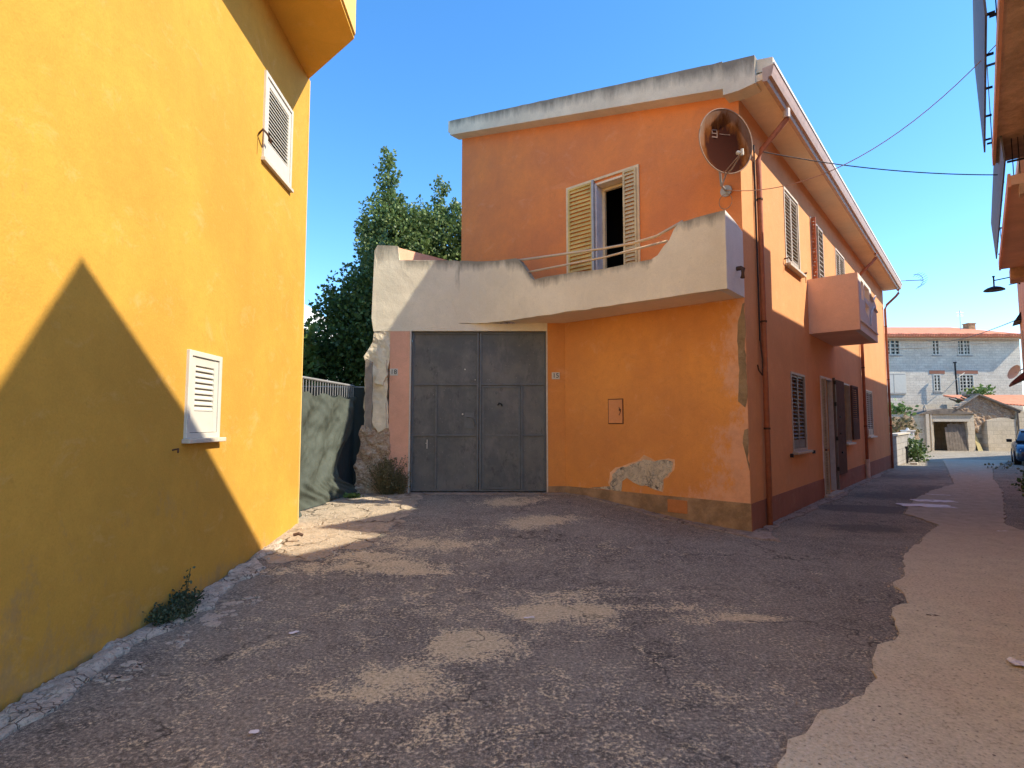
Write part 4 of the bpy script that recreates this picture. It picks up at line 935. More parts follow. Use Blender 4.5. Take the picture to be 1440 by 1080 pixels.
# ================================================================== GREEN NET FENCE
FE = thing('netted_fence', 'galvanised bar railing hung with a sunlit grey-green shade net', 'fence', (-3.2, 9.6, .22))
fa, fb = Vector((-3.36, 8.35, 0)), Vector((-3.05, 10.55, 0)); FD = (fb-fa).length; NF = F((fa.x, fa.y), math.degrees(math.atan2((fb-fa).x, (fb-fa).y)))
b = MB().tube([NF(-.6, 0, 2.33), NF(FD, 0, 2.31)], .022, 8); b.build('top_rail', 'grey_metal', FE)
b = MB().tube([NF(-.6, 0, 1.2), NF(FD, 0, 1.2)], .018, 8); b.tube([NF(-.6, 0, .5), NF(FD, 0, .5)], .018, 8); b.build('lower_rail', 'grey_metal', FE)
for i in range(30):
    u = -.5+i*(FD+.48)/29; bb = MB().tube([NF(u, 0, .45), NF(u, 0, 2.31)], .008, 5).build('bar', 'grey_metal', FE)
dn = MB(); dn.add([NF(.9+(FD-.92)*(i % 9)/8, .024, 2.08-1.86*(i//9)/6) for i in range(63)], [(j*9+i, j*9+i+1, (j+1)*9+i+1, (j+1)*9+i) for j in range(6) for i in range(8)])
dn.build('dark_net', 'netshaded', FE, smooth=True)  # dark sheet added over the bars so this gap stays dark
nv = MB(); vs = []; fs = []; nu, nz = 90, 70
for j in range(nz+1):
    v = j/nz; zt2 = 2.07; 
    # right edge of the cloth draws in towards the bottom
    ur = FD*(.985-.05*v-.30*smooth((v-.15)/.65)+.30*smooth((v-.78)/.22)) 
    for i in range(nu+1):
        q = i/nu; u = -.75+(ur+.75)*q
        z0 = G0(*(NF(u, .1, 0)[:2]))+.03
        z = zt2+(z0-zt2)*v-.03*math.sin(q*31)*(1-v)
        f_ = .06+.035*math.sin(q*22+v*3.2)+.045*math.sin(q*9-v*6.)*v+.06*v*v+.05*noise.noise(Vector((q*7+v*3, v*4, 2)))+.03*noise.noise(Vector((q*19-v*9, v*7, 5)))+.02*noise.noise(Vector((q*45, v*16, 7)))+.16*max(0, v-.75)*(1+math.sin(q*14))
        vs.append(NF(u, max(.045, f_+.02), z))
fs = [(j*(nu+1)+i, j*(nu+1)+i+1, (j+1)*(nu+1)+i+1, (j+1)*(nu+1)+i) for j in range(nz) for i in range(nu)]
nv.add(vs, fs); o = nv.build('shade_net', 'net', smooth=True); tag(o, 'grey-green shade net draped over the bar railing, its hem on the sand', 'netting')
F2 = F((-4.3, 10.72), 90)
D2 = thing('rear_fence', 'dark netted fence in shade between the railing and the crumbling pier', 'fence', (-3.4, 10.75, .2))
b = MB().tube([F2(0, 0, 2.32), F2(1.55, 0, 2.30)], .012, 6); b.build('top_rail', 'grey_metal', D2)
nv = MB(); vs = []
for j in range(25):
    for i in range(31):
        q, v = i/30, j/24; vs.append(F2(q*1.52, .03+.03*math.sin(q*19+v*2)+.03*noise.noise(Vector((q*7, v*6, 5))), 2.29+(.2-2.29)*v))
nv.add(vs, [(j*31+i, j*31+i+1, (j+1)*31+i+1, (j+1)*31+i) for j in range(24) for i in range(30)]); nv.build('dark_net', 'netshaded', D2, smooth=True)

# ================================================================== VEGETATION
def leaves(mb, pts, size, spread, n, flat=.5):
    for p in pts:
        for _ in range(n):
            c = p+Vector((random.gauss(0, spread), random.gauss(0, spread), random.gauss(0, spread)))
            L = size*random.uniform(.6, 1.3); W_ = L*random.uniform(.32, .5)
            d = (c-p)*.8/max(spread, .01)+Vector((random.gauss(0, .6), random.gauss(0, .6), random.gauss(.35, .6)))
            d.normalize(); s_ = d.cross(Vector((random.gauss(0, 1), random.gauss(0, 1), random.gauss(0, 1)))).normalized()
            o = len(mb.v); mb.v += [c, c+d*L*.5+s_*W_, c+d*L, c+d*L*.5-s_*W_]; mb.f.append((o, o+1, o+2, o+3))
def blob_tree(name, label, cat, base, blobs, trunk_r, leafmat, size, dens, group=None, sprigs=0, limbs=True, spread=.09, per=7):
    t = thing(name, label, cat, (base[0], base[1], G0(base[0], base[1])-.02), group)
    tb = MB(); bz = G0(base[0], base[1])-.05
    top = max(blobs, key=lambda q: q[2]+q[5])
    pts = [Vector((base[0], base[1], bz)), Vector((base[0]+.1, base[1]+.05, bz+(top[2]-bz)*.35)), Vector((top[0]*.6+base[0]*.4, top[1]*.6+base[1]*.4, bz+(top[2]-bz)*.7)), Vector((top[0], top[1], top[2]))]
    tb.tube(pts, trunk_r, 8, r1=trunk_r*.2)
    for q in blobs:
        a_ = pts[1].lerp(pts[2], random.random()); c_ = Vector(q[:3]); tb.tube([a_, a_.lerp(c_, .5)+Vector((0, 0, .15)), c_], trunk_r*.4, 6, r1=trunk_r*.1)
    tb.build('trunk', 'bark', t)
    cr = MB()
    for (x, y, z, a_, b_, c_) in blobs:
        vol = a_*b_*c_; k = int(dens*(vol**(2/3))); P = []
        for _ in range(k):
            v = Vector((random.gauss(0, 1), random.gauss(0, 1), random.gauss(0, 1))).normalized(); r_ = random.uniform(.25, 1)**.45
            r_ *= 1+.28*noise.noise(v*2.3+Vector((x, y, z)))
            P.append(Vector((x+v.x*a_*r_, y+v.y*b_*r_, z+v.z*c_*r_)))
        P = [p for p in P if p.z > G0(p.x, p.y)+.03]
        leaves(cr, P, size, spread, per)
        for _ in range(sprigs):
            v = Vector((random.gauss(0, 1), random.gauss(0, .6), abs(random.gauss(0, .8)))).normalized()
            p0 = Vector((x+v.x*a_*.9, y+v.y*b_*.9, z+v.z*c_*.9)); L = random.uniform(.2, .5)
            leaves(cr, [p0+(v*.5+up*.7)*L*q for q in (.2, .45, .7, .9, 1.)], size*.9, .03, 5)
    cr.build('crown', leafmat, t)
    return t
random.seed(11)
blob_tree('evergreen_tree', 'tall dark evergreen tree with a pointed top, rising behind the beige parapet', 'tree', (-3.6, 16.8),
          [(-3.85, 16.5, 9.3, .08, .08, .45), (-3.85, 16.5, 8.75, .2, .2, .45), (-3.85, 16.5, 8.15, .5, .45, .45), (-3.2, 16.6, 7.7, .5, .5, .4), (-3.7, 16.5, 7.5, .85, .8, .75), (-4.0, 16.4, 6.6, .6, .8, .8), (-2.9, 16.6, 6.9, .8, .8, .7), (-4.3, 16.2, 7.2, .3, .3, .35), (-3.4, 16.6, 6.2, 1.1, 1, 1.0), (-4.3, 16.2, 5.4, .45, .6, .7), (-4.4, 16, 4.6, .5, .6, .7)], .14, 'leaf', .10, 620, sprigs=12, per=8)
blob_tree('evergreen_tree', 'second darker evergreen crown close beside the left house wall', 'tree', (-1.8, 17.2),
          [(-2.65, 17, 7.9, .55, .5, .45), (-1.4, 17, 7.8, .6, .6, .5), (-2.1, 17, 7.3, 1.2, .9, .8), (-2.1, 17, 6.3, 1.2, .9, .9), (-2.3, 17, 8.7, .09, .09, .35), (-2.1, 17, 8.2, .2, .2, .3), (-.9, 17.3, 7.2, .9, .8, .8)], .12, 'leaf', .10, 620, sprigs=10, per=8)
blob_tree('overgrown_hedge', 'dense green hedge overhanging the netted fence by the yellow house', 'hedge', (-4.0, 13.2),
          [(-3.75, 13.4, 4.5, .65, .7, .75), (-4.35, 13.4, 4.3, .45, .6, .45), (-3.3, 13.4, 5.2, .5, .6, .75), (-3.5, 13.2, 3.6, 1.0, .8, .9), (-4.4, 13.1, 3.4, .8, .7, .5), (-3.9, 12.9, 2.6, 1.2, .7, .9), (-3.2, 12.8, 3.0, .8, .7, 1.0), (-4.9, 13.2, 3.0, .7, .6, .7), (-4.5, 12.8, 1.8, 1.0, .6, .8), (-3.3, 12.6, 1.6, .8, .6, .9)], .10, 'leafdark', .10, 560, sprigs=8, per=8)
blob_tree('broadleaf_shrub', 'bright green shrub catching the sun right beside the yellow wall corner', 'shrub', (-4.9, 12.3),
          [(-4.85, 12.2, 3.0, .42, .4, .5), (-4.65, 12.1, 2.6, .4, .4, .5), (-4.9, 12.2, 2.3, .4, .4, .5)], .05, 'leaflight', .16, 330, sprigs=4)
def weed(name, label, cat, base, r, h, n, mat, stalks=(), leafn=10, ls=.05):
    t = thing(name, label, cat, (base[0], base[1], G0(base[0], base[1])), None)
    z0 = G0(base[0], base[1])+.01; st = MB(); lf_ = MB()
    for i in range(n):
        a_ = random.uniform(0, 6.3); d = Vector((math.cos(a_)*r*random.random(), math.sin(a_)*r*random.random(), 0)); hh = h*random.uniform(.4, 1)
        p0 = Vector((base[0], base[1], z0))+d*.4; p1 = p0+d+Vector((0, 0, hh)); st.tube([p0, p0.lerp(p1, .5)+Vector((0, 0, hh*.1)), p1], .003, 4)
        leaves(lf_, [p0.lerp(p1, q) for q in np.linspace(.2, 1, leafn)], ls, .012, 2)
    for dx, dy, hh in stalks:
        p0 = Vector((base[0], base[1], z0)); p1 = p0+Vector((dx, dy, hh)); st.tube([p0, p1], .004, 4)
        leaves(lf_, [p0.lerp(p1, q) for q in np.linspace(.45, 1, 9)], ls*1.3, .008, 2)
    st.build('stem', mat, t); lf_.build('foliage', mat, t); return t
q = YW(4.55, .13, 0); weed('weed', 'low green weed clump growing from the footing of the yellow wall', 'weed', (q.x, q.y), .17, .12, 110, 'weed', (), 9, .022)
q = YW(4.82, .10, 0); weed('weed', 'green weed with one tall thin stalk beside the yellow wall', 'weed', (q.x, q.y), .11, .15, 70, 'weed', ((.03, .02, .34), (.0, .03, .28)), 9, .024)
weed('weed', 'tall dusty dry weed at the base of the crumbling pier', 'weed', (-2.28, 10.12), .32, .68, 150, 'weeddry', (), 12, .03)
weed('weed', 'short dry weed in front of the salmon pilaster foot', 'weed', (-2.02, 10.12), .14, .40, 40, 'weeddry', (), 10, .026)
weed('weed', 'tiny bright green weed at the hem of the shade net', 'weed', (-2.80, 9.75), .12, .05, 22, 'leaflight', (), 5, .05)
# ================================================================== FAR END OF THE LANE
GHY = 44.
GH = F((0, GHY), 90)
gh = thing('block_house', 'long grey block house with terracotta roof and white lattice windows', 'house', (34, 47, -.3))
wins = [(29.75, 31.32, 7.09, 8.31, 4, 4), (33.9, 34.50, 7.09, 8.31, 2, 4), (35.95, 37.0, 7.09, 8.31, 4, 4), (33.88, 34.46, 4.14, 5.50, 2, 5), (35.95, 37.12, 4.14, 5.50, 4, 5)]
b = MB(); b.panel(GH, [(22, -.4), (41.0, -.4), (41.0, 8.58), (22, 8.58)], [rect((w[0], w[1], w[2], w[3])) for w in wins], -.35, 0)
b.box(GH, 40.65, 40.999, -7, -.351, -.4, 8.5); b.box(GH, 22, 40.6, -7.3, -7, -.4, 8.5); b.build('wall', 'greyblock', gh)
for (u0, u1, z0, z1, nx_, nz_) in wins:
    w = frame(MB(), GH, u0, u1, z0, z1, -.1, .03, .07); 
    for i in range(1, nx_): w.box(GH, u0+(u1-u0)*i/nx_-(.05 if i*2 == nx_ else .028), u0+(u1-u0)*i/nx_+(.05 if i*2 == nx_ else .028), -.06, .01, z0+.07, z1-.07)
    for i in range(1, nz_):
        for j in range(nx_):
            a_ = u0+(u1-u0)*j/nx_+.06; c_ = u0+(u1-u0)*(j+1)/nx_-.06; zz = z0+(z1-z0)*i/nz_; w.box(GH, a_, c_, -.058, .005, zz-.03, zz+.03)
    w = w.build('window', 'white', gh)
    MB().box(GH, u0+.02, u1-.02, -.16, -.13, z0+.02, z1-.02).build('pane', 'glass', w)
    if z0 < 5: MB().box(GH, u0-.3, u1+.35, .002, .03, z1+.06, z1+.33).build('lintel', 'plinth_side', gh)
    MB().box(GH, u0-.08, u1+.16, .002, .05, z0-.12, z0-.04).build('sill', 'darkblock', w)
b = MB(); b.box(GH, 29.6, 31.62, .002, .09, 3.92, 5.62); w = b.build('white_shutter', 'white', gh)
b = MB(); b.box(GH, 30.62, 30.66, .0905, .10, 4.0, 5.55); b.box(GH, 29.65, 31.56, .0905, .10, 5.5, 5.55); b.box(GH, 29.65, 31.56, .0905, .10, 3.98, 4.03); b.build('shutter_edge', 'slat', w)
rf = MB(); e0 = .8
P = [Vector((21, GHY-e0, 8.60)), Vector((41.6, GHY-e0, 8.60)), Vector((41.6, GHY+7.6, 8.60)), Vector((21, GHY+7.6, 8.60)), Vector((21, GHY+3.4, 9.95)), Vector((38.2, GHY+3.4, 9.95))]
rf.add(P+[p-up*.14 for p in P[:4]], [(0, 1, 5, 4), (1, 2, 5), (2, 3, 4, 5), (0, 4, 3), (6, 7, 8, 9), (0, 1, 7, 6), (1, 2, 8, 7), (2, 3, 9, 8), (3, 0, 6, 9)])
rfo = rf.build('roof', 'tile', gh)
b = MB()
x = 22.
while x < 41.5: b.tube([(x, GHY-e0-.05, 8.605), (x, GHY-e0+.3, 8.70)], .07, 8); x += .24
b.build('eave_tile', 'tile', rfo)
MB().box(GH, 22, 41.4, .3, .34, 8.30, 8.46).build('eave_board', 'whiteold', rfo)
b = MB(); b.box(GH, 38.9, 39.5, -2.9, -2.3, 9.2, 10.05); b.box(GH, 38.85, 39.55, -2.95, -2.25, 10.051, 10.12); b.build('chimney', 'plinth', rfo)
b = MB().tube([(35.2, GHY-.6, 6.35), (35.25, GHY-.6, 3.2)], .06, 8); b.tube([(35.2, GHY-.6, 6.35), (35.2, GHY-.6, 6.45)], .12, 8); b.build('stove_pipe', 'black', gh)
b = MB().tube([(34.4, GHY-.3, 4.0), (35.3, GHY-.7, 5.2), (36.0, GHY-.5, 5.6)], .025, 6); b.build('pipe_strut', 'whiteold', gh)
ta = thing('tv_antenna', 'thin mast antenna standing on the terracotta roof by the chimney', 'antenna', (37.8, GHY+1.8, 9.4))
b = MB().tube([(37.8, GHY+1.8, 9.3), (37.8, GHY+1.8, 11.1)], .025, 6); b.build('mast', 'grey_metal', ta)
b = MB()
for z, L in ((11.0, .12), (10.9, .3), (10.75, .22), (10.6, .3)): b.tube([(37.8-L, GHY+1.8, z), (37.8+L, GHY+1.8, z)], .018, 5)
b.build('rod', 'grey_metal', ta)
# white house seen past the yellow corner
wh = thing('white_house', 'white rendered gable end far behind the hedge, beside the yellow corner', 'house', (-17, 42, 0))
MB().vprism([(-24, 40), (-15.05, 40), (-15.05, 52), (-24, 52)], -.4, 7.35).build('wall', 'white_render', wh)
b = MB().fprism(F((0, 40), 90), [(-14.75, 7.36), (-14.75, 8.0), (-18.2, 12.0), (-24, 7.36)], -12, 0.02); b.build('gable', 'white_render', wh)

# shed with the broken plank door
SH = F((0, 36), 90)
sh = thing('stone_shed', 'low sunlit shed with a gaping dark doorway and leaning plank door', 'shed', (28.4, 38, -.2))
b = MB(); b.panel(SH, rag([(26.7, -.4), (27.55, -.4), (27.55, 1.86), (29.78, 1.86), (29.78, -.4), (30.25, -.4), (30.25, 2.18), (26.7, 2.2)], .4, .03, 2), [], -.35, 0)
b.box(SH, 26.7, 26.95, -4, -.351, -.4, 2.1); b.box(SH, 30.0, 30.249, -4, -.351, -.4, 2.1); b.box(SH, 26.7, 30.2, -4.2, -4, -.4, 2.1); b.build('wall', 'tanblock', sh)
b = MB(); vs = [(26.6, 2.19), (30.3, 2.19), (30.2, 2.26), (29.6, 2.34), (28.9, 2.52), (28.1, 2.55), (27.4, 2.45), (26.9, 2.3)]; b.fprism(SH, vs, -4.2, .12); b.build('roof', 'wood', sh)
b = MB().box(SH, 27.5, 29.85, .002, .06, 1.70, 1.87); b.build('lintel', 'whiteold', sh)
dl = MB()
for i in range(7):
    x0 = 28.42+i*.19; dl.add([SH(x0+dx+(.20 if z < 0 else 0)*(-1 if 0 else 1)*0, k-.0+z*.0+(1.7-z)*.10, z) for z in (-.19, 1.64-(.3 if i == 0 else .1*(i % 2))) for dx, k in ((0, -.25), (.175, -.25), (.175, -.21), (0, -.21))], [(0, 1, 2, 3), (4, 5, 6, 7), (0, 1, 5, 4), (1, 2, 6, 5), (2, 3, 7, 6), (3, 0, 4, 7)])
dl.build('plank_door', 'wood', sh)
b = MB().box(SH, 27.0, 27.2, .001, .12, -.3, 2.2); b.box(SH, 27.32, 27.4, .001, .1, -.3, 2.2); b.build('post', 'whiteold', sh)
sdish = thing('satellite_dish', 'dark satellite dish seen edge-on above the stone shed', 'satellite dish', (27.1, 36.3, 2.2))
b = MB(); c_ = Vector((27.15, 36.2, 2.72)); nn = Vector((.75, -.6, .25)).normalized(); ax = nn.cross(up).normalized(); ay = nn.cross(ax); vs = [c_]
for i in (1, 2, 3): vs += [c_+(ax*math.cos(6.2832*j/20)*.36+ay*math.sin(6.2832*j/20)*.40)*i/3+nn*.06*(i/3)**2 for j in range(20)]
b.add(vs, [(0, 1+j, 1+(j+1) % 20) for j in range(20)]+[(1+i*20+j, 1+i*20+(j+1) % 20, 21+i*20+(j+1) % 20, 21+i*20+j) for i in (0, 1) for j in range(20)])
b.build('reflector', 'darkblock', sdish, smooth=True); MB().tube([c_, (27.1, 36.3, 2.2)], .03, 6).build('mast', 'grey_metal', sdish)
# collapsed barn
ba = thing('ruined_barn', 'roofless tumbledown barn with broken dark roof timbers beside the shed', 'barn', (31.5, 38, -.2))
b = MB(); b.panel(SH, rag([(31.0, -.4), (32.88, -.4), (32.88, 1.85), (31.9, 1.95), (31.0, 1.78)], .2, .04, 3), [], -.35, .1); b.build('wall', 'tanblock', ba)
b = MB(); b.panel(SH, rag([(30.26, 1.3), (30.5, 1.0), (30.98, 1.75), (32.9, 1.95), (33.1, 2.35), (31.9, 2.95), (30.6, 3.42), (30.0, 3.1), (29.2, 2.62), (29.8, 2.3), (30.26, 2.25)], .18, .07, 4), [], -.5, -.05, .1, .08); b.build('gable', 'rubble', ba)
b = MB()
for i in range(6): b.tube([SH(30.6, .12-.5*i, 3.42-.02*i), SH(33.15, .12-.5*i, 2.3)], .06, 6)
b.tube([SH(30.5, .15, 3.45), SH(29.0, .15, 2.5)], .06, 6); b.build('rafter', 'wood', ba)
b = MB(); b.prism([SH(30.5, .2, 3.44), SH(33.2, .2, 2.36), SH(33.2, .2, 2.44), SH(30.5, .2, 3.54)], [SH(30.5, -1.2, 3.44), SH(33.2, -1.2, 2.36), SH(33.2, -1.2, 2.44), SH(30.5, -1.2, 3.54)]); b.build('broken_roof', 'wood', ba)
MB().box(SH, 30.3, 30.95, -.8, -.75, -.3, 2.2).build('back_shade', 'brown', ba)
b = MB(); b.add([SH(30.32, .1, -.2), SH(30.62, .1, -.2), SH(30.4, -.3, 1.25), SH(30.25, -.3, 1.25)]+[SH(30.32, .06, -.2), SH(30.62, .06, -.2), SH(30.4, -.34, 1.25), SH(30.25, -.34, 1.25)], [(0, 1, 2, 3), (4, 5, 6, 7), (0, 1, 5, 4), (1, 2, 6, 5), (2, 3, 7, 6), (3, 0, 4, 7)])
tag(b.build('leaning_board', 'woodyellow'), 'yellow board leaning in the gap between shed and barn wall', 'board')
tb_ = thing('tiled_building', 'low building with an orange tiled roof behind the ruined barn', 'building', (35, 41, -.2))
b = MB().box(SH, 33.0, 38, -6, .05, -.4, 2.36); b.build('wall', 'tanblock', tb_)
b = MB(); b.prism([SH(30.9, -.9, 3.1), SH(38.4, -.2+.35, 2.38), SH(38.4, -3.3, 3.62), SH(30.9, -3.3, 3.62)], [SH(30.9, -.9, 3.02), SH(38.4, .15, 2.30), SH(38.4, -3.3, 3.5), SH(30.9, -3.3, 3.5)]); b.build('roof', 'tile', tb_)
b = MB().tube([SH(33.05, .12, -.3), SH(33.0, .12, 2.3)], .05, 6); b.build('post', 'wood', tb_)
# garden wall beyond the orange house
gw = thing('garden_wall', 'low grey block garden wall continuing from the orange house', 'wall', tuple(S(20, -.2, -.2)))
MB().box(S, LS+.002, 23.6, -.25, -.02, -.5, 1.10).build('masonry', 'darkblock', gw)
MB().box(S, LS+.002, 23.7, -.3, .03, 1.101, 1.17).build('coping', 'whiteold', gw)
wp = MB().box(F((0, 30.2), 90), 21.62, 22.05, -.4, 0, -.4, 1.15); wp.box(F((0, 30.2), 90), 21.58, 22.1, -.44, .04, 1.151, 1.22); wp.tube([(21.83, 30.4, 1.2), (21.83, 30.4, 1.34)], .1, 8, r1=.05)
tag(wp.build('gate_pillar', 'white_render'), 'white sunlit pillar at the end of the grey garden wall', 'pillar')
fc = thing('picket_fence', 'short run of white pickets above the grey garden wall', 'fence', tuple(S(18.5, -.6, 1.17)))
for i in range(8): MB().box(S, 16.9+i*.42, 17.12+i*.42, -.66, -.63, .9, 1.98).build('picket', 'white', fc)
MB().box(S, 16.8, 20.1, -.628, -.60, 1.85, 1.92).build('rail', 'white', fc)
tag(MB().panel(F((0, 33.5), 90), rag([(22.3, -.4), (24.7, -.4), (24.7, 1.3), (24.4, 1.9), (23.9, 2.1), (23.3, 1.9), (22.8, 1.4), (22.3, 1.1)], .2, .16, 5), [], -1.2, 0, .3, .03).build('rubble_mound', 'rubble'), 'heap of reddish rubble behind the white pillar', 'rubble')
tag(MB().box(F((0, 38.5), 90), 22, 30.5, -.4, 0, -.4, 2.9).build('stone_wall', 'tanblock'), 'old tan stone wall below the grey block house', 'wall')
random.seed(5)
blob_tree('shrub', 'bright green agave-like shrub on the bank behind the garden wall', 'shrub', (24.6, 35.5), [(24.6, 35.5, 2.3, .7, .5, .45), (25.3, 35.6, 2.5, .5, .5, .4), (24.0, 35.5, 2.2, .6, .5, .4)], .05, 'leaflight', .22, 110, spread=.1, per=5)
blob_tree('shrub', 'dull olive scrub growing over the rubble heap by the white pillar', 'shrub', (23.4, 33.3), [(23.4, 33.2, 1.7, .5, .3, .3), (24.1, 33.2, 1.3, .35, .3, .4), (22.9, 33.2, .9, .4, .3, .5)], .04, 'weeddry', .18, 150, spread=.1, per=5)
blob_tree('shrub', 'bright green bush under the lower lattice windows of the block house', 'shrub', (35.4, 42.0), [(35.4, 42, 3.6, .9, .5, .6), (36.1, 42, 3.9, .7, .5, .55), (34.9, 42, 3.2, .6, .4, .5), (35.6, 42, 2.6, .7, .4, .7)], .06, 'leaflight', .24, 120, spread=.1, per=5)
q = S(22.3, .35, 0); blob_tree('shrub', 'dark green bush at the shaded foot of the garden wall', 'shrub', (q.x, q.y), [(q.x, q.y, .25, .4, .5, .35), (q.x+.5, q.y+.9, .35, .4, .5, .45), (q.x+.9, q.y+1.6, .3, .45, .5, .4)], .03, 'leafdark', .12, 260, spread=.06)
q = S(22.9, .1, 0); blob_tree('shrub', 'narrow green climber on the end of the garden wall', 'shrub', (q.x, q.y), [(q.x, q.y, .5, .25, .3, .55)], .02, 'leafdark', .1, 260, spread=.05)
q = A(15.2, .72, 0); blob_tree('wall_vine', 'dark leafy climber at the foot of the right-hand wall', 'climber', (q.x, q.y),
    [(q.x, q.y, .35, .2, .24, .42), (q.x-.25, q.y-.3, .22, .14, .16, .25)], .02, 'leafdark', .07, 500, spread=.045)
q = A(27.0, .55, 0); blob_tree('shrub', 'dry pale weed tuft on the road in front of the parked car', 'weed', (q.x, q.y), [(q.x, q.y, -.05, .5, .4, .14)], .02, 'weeddry', .1, 120, spread=.05)
st = MB().tube([S(20.6, .12, -.2), S(20.6, .12, .55)], .035, 8); st.tube([S(20.6, .12, .5), S(20.6, .12, .6)], .06, 8)
tag(st.build('metal_post', 'black'), 'thin black post standing against the garden wall', 'post')
br = MB(); br.box(S, 19.6, 19.85, .3, .55, -.16, -.02); tag(br.build('concrete_block', 'whiteold', bevel=.02), 'small pale block lying on the road by the garden wall', 'block')

# parked car, front towards us
CF = F(tuple(A(30.2, 1.82, 0))[:2], TH, z=-.15)     # u backwards along the car, k across
car = thing('parked_car', 'dark blue car parked facing us at the right edge of the lane', 'car', tuple(CF(2, 0, .0)))
def loft(secs):
    b = MB(); vs = []; n = None
    for u, pts in secs:
        n = len(pts); vs += [CF(u, k, z) for k, z in pts]
    b.add(vs, [(i*n+j, i*n+(j+1) % n, (i+1)*n+(j+1) % n, (i+1)*n+j) for i in range(len(secs)-1) for j in range(n)]+[tuple(range(n)), tuple((len(secs)-1)*n+j for j in range(n))]); return b
def sec(w, z0, z1, rd=.10): return [(-w+.05, z0), (-w, z0+.12), (-w, z1-rd*1.6), (-w+.04, z1-rd*.7), (-w+.14, z1), (w-.14, z1), (w-.04, z1-rd*.7), (w, z1-rd*1.6), (w, z0+.12), (w-.05, z0)]
bd = loft([(0., sec(.62, .26, .62)), (.05, sec(.74, .22, .68)), (.25, sec(.82, .20, .76)), (.7, sec(.86, .19, .86)), (1.15, sec(.87, .19, .93)), (2.0, sec(.88, .19, .96)), (3.2, sec(.87, .19, .96)), (3.9, sec(.84, .21, .92)), (4.15, sec(.74, .26, .80))])
bd = bd.build('body', 'car', car, smooth=True, bevel=.0)
cb = loft([(1.1, sec(.78, .90, .95, .02)), (1.75, sec(.66, .92, 1.40, .06)), (2.3, sec(.64, .92, 1.47, .06)), (3.1, sec(.62, .92, 1.44, .06)), (3.85, sec(.70, .90, 1.0, .03))]).build('cabin_glass', 'carglass', car, smooth=True)
b = loft([(1.72, [(-.6, 1.405), (-.6, 1.43), (.6, 1.43), (.6, 1.405)]), (2.3, [(-.6, 1.475), (-.6, 1.495), (.6, 1.495), (.6, 1.475)]), (3.15, [(-.58, 1.445), (-.58, 1.465), (.58, 1.465), (.58, 1.445)])]); b.build('car_roof', 'car', car)
for u in (.78, 3.35):
    for sg in (-1, 1):
        w = MB().tube([CF(u, sg*.66, .31), CF(u, sg*.885, .31)], .31, 20).build('wheel', 'tyre', car)
        MB().tube([CF(u, sg*.886, .31), CF(u, sg*.90, .31)], .19, 14).build('rim', 'grey_metal', w)
for sg in (-1, 1):
    MB().prism([CF(.10, sg*.44, .56), CF(.10, sg*.70, .58), CF(.10, sg*.70, .68), CF(.10, sg*.46, .64)], [CF(.0, sg*.46, .57), CF(.05, sg*.70, .59), CF(.1, sg*.70, .67), CF(.03, sg*.46, .63)]).build('headlight', 'lens', car)
    m_ = MB().box(CF, 1.28, 1.40, sg*.98-.09, sg*.98+.09, .95, 1.08); m_.build('wing_mirror', 'black', car, bevel=.02)
MB().box(CF, -.012, .02, -.42, .42, .30, .44).build('grille', 'black', car)

# ================================================================== LITTER
def crumple(name, label, cx, cy, w, h, ang, mat='paper', amp=.01, cat='litter'):
    b = MB(); n = 9; vs = []; c_, s_ = math.cos(ang), math.sin(ang)
    for j in range(n+1):
        for i in range(n+1):
            x = (i/n-.5)*w*(1+.25*noise.noise(Vector((cx, j*.6, 1)))); y = (j/n-.5)*h*(1+.3*noise.noise(Vector((i*.6, cy, 2))))
            X = cx+x*c_-y*s_; Y_ = cy+x*s_+y*c_
            vs.append((X, Y_, G0(X, Y_)+.010+amp*(1+noise.noise(Vector((X*22, Y_*22, 1)))*1.2)))
    b.add(vs, [(j*(n+1)+i, j*(n+1)+i+1, (j+1)*(n+1)+i+1, (j+1)*(n+1)+i) for j in range(n) for i in range(n)])
    tag(b.build(name, mat), label, cat)
crumple('torn_paper', 'larger white sheet of torn paper lying in the lane', 7.95, 10.70, .85, .42, -.3)
crumple('torn_paper', 'white paper strip just beyond the larger sheet in the lane', 8.6, 11.35, .7, .3, -.2)
crumple('torn_paper', 'farthest small white paper scrap in the lane', 9.45, 12.3, .45, .08, -.5)
crumple('torn_paper', 'crumpled white paper on the tan concrete, cut by the right edge', 3.37, 3.70, .20, .12, -.5, amp=.022)
crumple('paper_scrap', 'small white scrap on the tan strip, far right', 7.2, 8.2, .16, .04, .1)
crumple('dry_leaf', 'curled dark leaf on the tan strip, the larger of two', 3.48, 4.66, .10, .03, -.2, 'brown', .008, 'leaf')
crumple('dry_leaf', 'small dark leaf on the tan strip by the asphalt edge', 3.28, 4.80, .06, .02, -.6, 'brown', .006, 'leaf')
crumple('paper_scrap', 'small white fleck on the asphalt near the left wall', -1.66, 4.3, .07, .04, .8, 'paper', .005)
crumple('paper_scrap', 'white scrap at the left front of the asphalt', -1.33, 2.95, .045, .03, .3, 'paper', .004)
crumple('paper_scrap', 'white scrap beside the sandy patch in the middle of the asphalt', .14, 4.62, .09, .03, .1, 'paper', .004)
sn = MB(); 
for i in range(1): pass
tag(MB().tube([(-2.72, 6.95, .21), (-2.66, 6.96, .225), (-2.62, 6.99, .2)], .02, 7).build('stone', 'rustiron'), 'small dark stone on the sand by the yellow wall corner', 'stone')

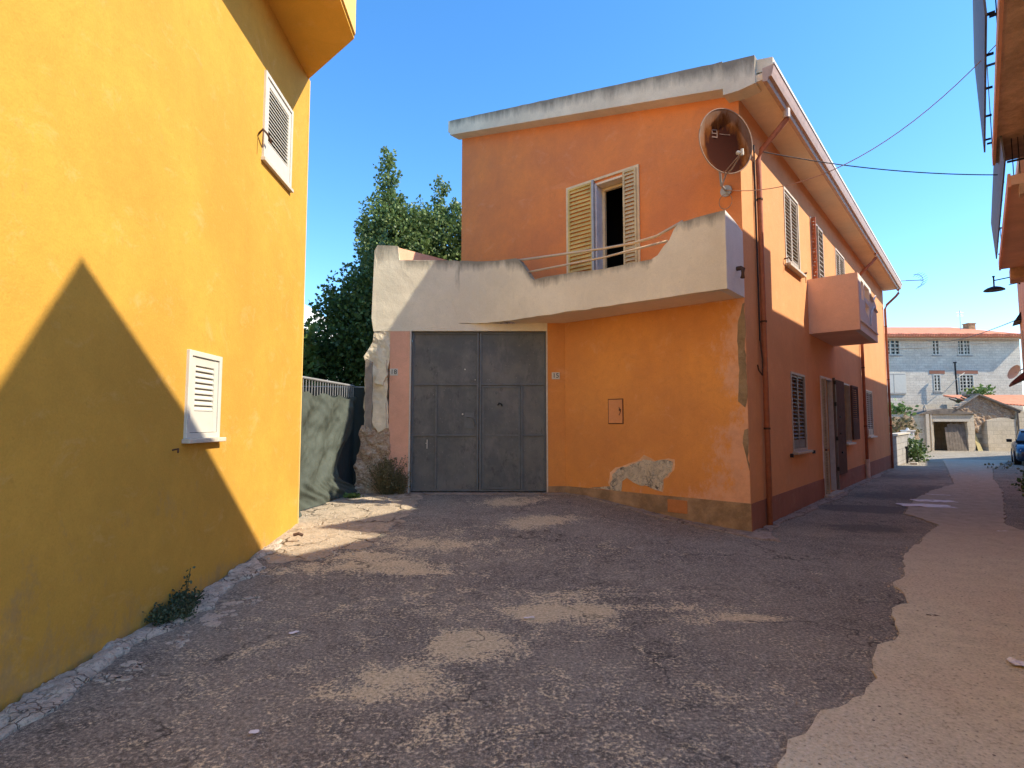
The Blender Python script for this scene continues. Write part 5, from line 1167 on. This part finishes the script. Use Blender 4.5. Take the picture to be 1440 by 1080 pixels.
# ================================================================== CAMERA, LIGHT, SKY
cd = bpy.data.cameras.new('camera'); cam = bpy.data.objects.new('camera', cd); COL.objects.link(cam)
cd.sensor_width = 36; cd.lens = 36*772/1440; cd.clip_end = 3000; cd.clip_start = .05
cam.location = (0, 0, 1.6); cam.rotation_euler = (R(90)+math.atan(55/772), 0, 0); sc.camera = cam
AZ, EL = 105.5, 42.5
sun = bpy.data.lights.new('sun', 'SUN'); sun.energy = 3.05; sun.angle = R(.53); sun.color = (1., .89, .72)
so = bpy.data.objects.new('sun', sun); COL.objects.link(so)
sv = Vector((math.sin(R(AZ))*math.cos(R(EL)), math.cos(R(AZ))*math.cos(R(EL)), math.sin(R(EL))))
so.rotation_euler = sv.to_track_quat('Z', 'Y').to_euler(); so.location = (20, -5, 20)
wd = bpy.data.worlds.new('World'); sc.world = wd; wd.use_nodes = True
nt = wd.node_tree; sky = nt.nodes.new('ShaderNodeTexSky'); sky.sky_type = 'NISHITA'; sky.sun_disc = False
sky.sun_elevation = R(EL); sky.sun_rotation = R(AZ); sky.air_density = 1.; sky.dust_density = .25; sky.ozone_density = 3.0; sky.altitude = 50
bg = nt.nodes['Background']; bg.inputs[1].default_value = .15; hs = nt.nodes.new('ShaderNodeHueSaturation'); hs.inputs['Saturation'].default_value = 1.26; hs.inputs['Hue'].default_value = .5; nt.links.new(sky.outputs[0], hs.inputs['Color']); nt.links.new(hs.outputs[0], bg.inputs[0])
sc.view_settings.view_transform = 'Standard'; sc.view_settings.look = 'None'; sc.view_settings.gamma = 1; sc.view_settings.exposure = 1.3
sc.cycles.max_bounces = 8; sc.cycles.diffuse_bounces = 5

GR = {'evergreen_tree': 'evergreen trees behind the beige parapet', 'torn_paper': 'torn paper on the road', 'paper_scrap': 'small white scraps on the road', 'overhead_cable': 'cables strung over the lane', 'house_number_plaque': 'house number plates by the gate', 'dry_leaf': 'dry leaves on the tan strip', 'tv_antenna': 'roof antennas', 'weed': 'weeds along the walls', 'satellite_dish': 'satellite dishes', 'shrub': 'shrubs down the lane'}
for o in list(bpy.data.objects):
    k = o.name.split('.')[0]
    if o.parent is None and k in GR: o['group'] = GR[k]
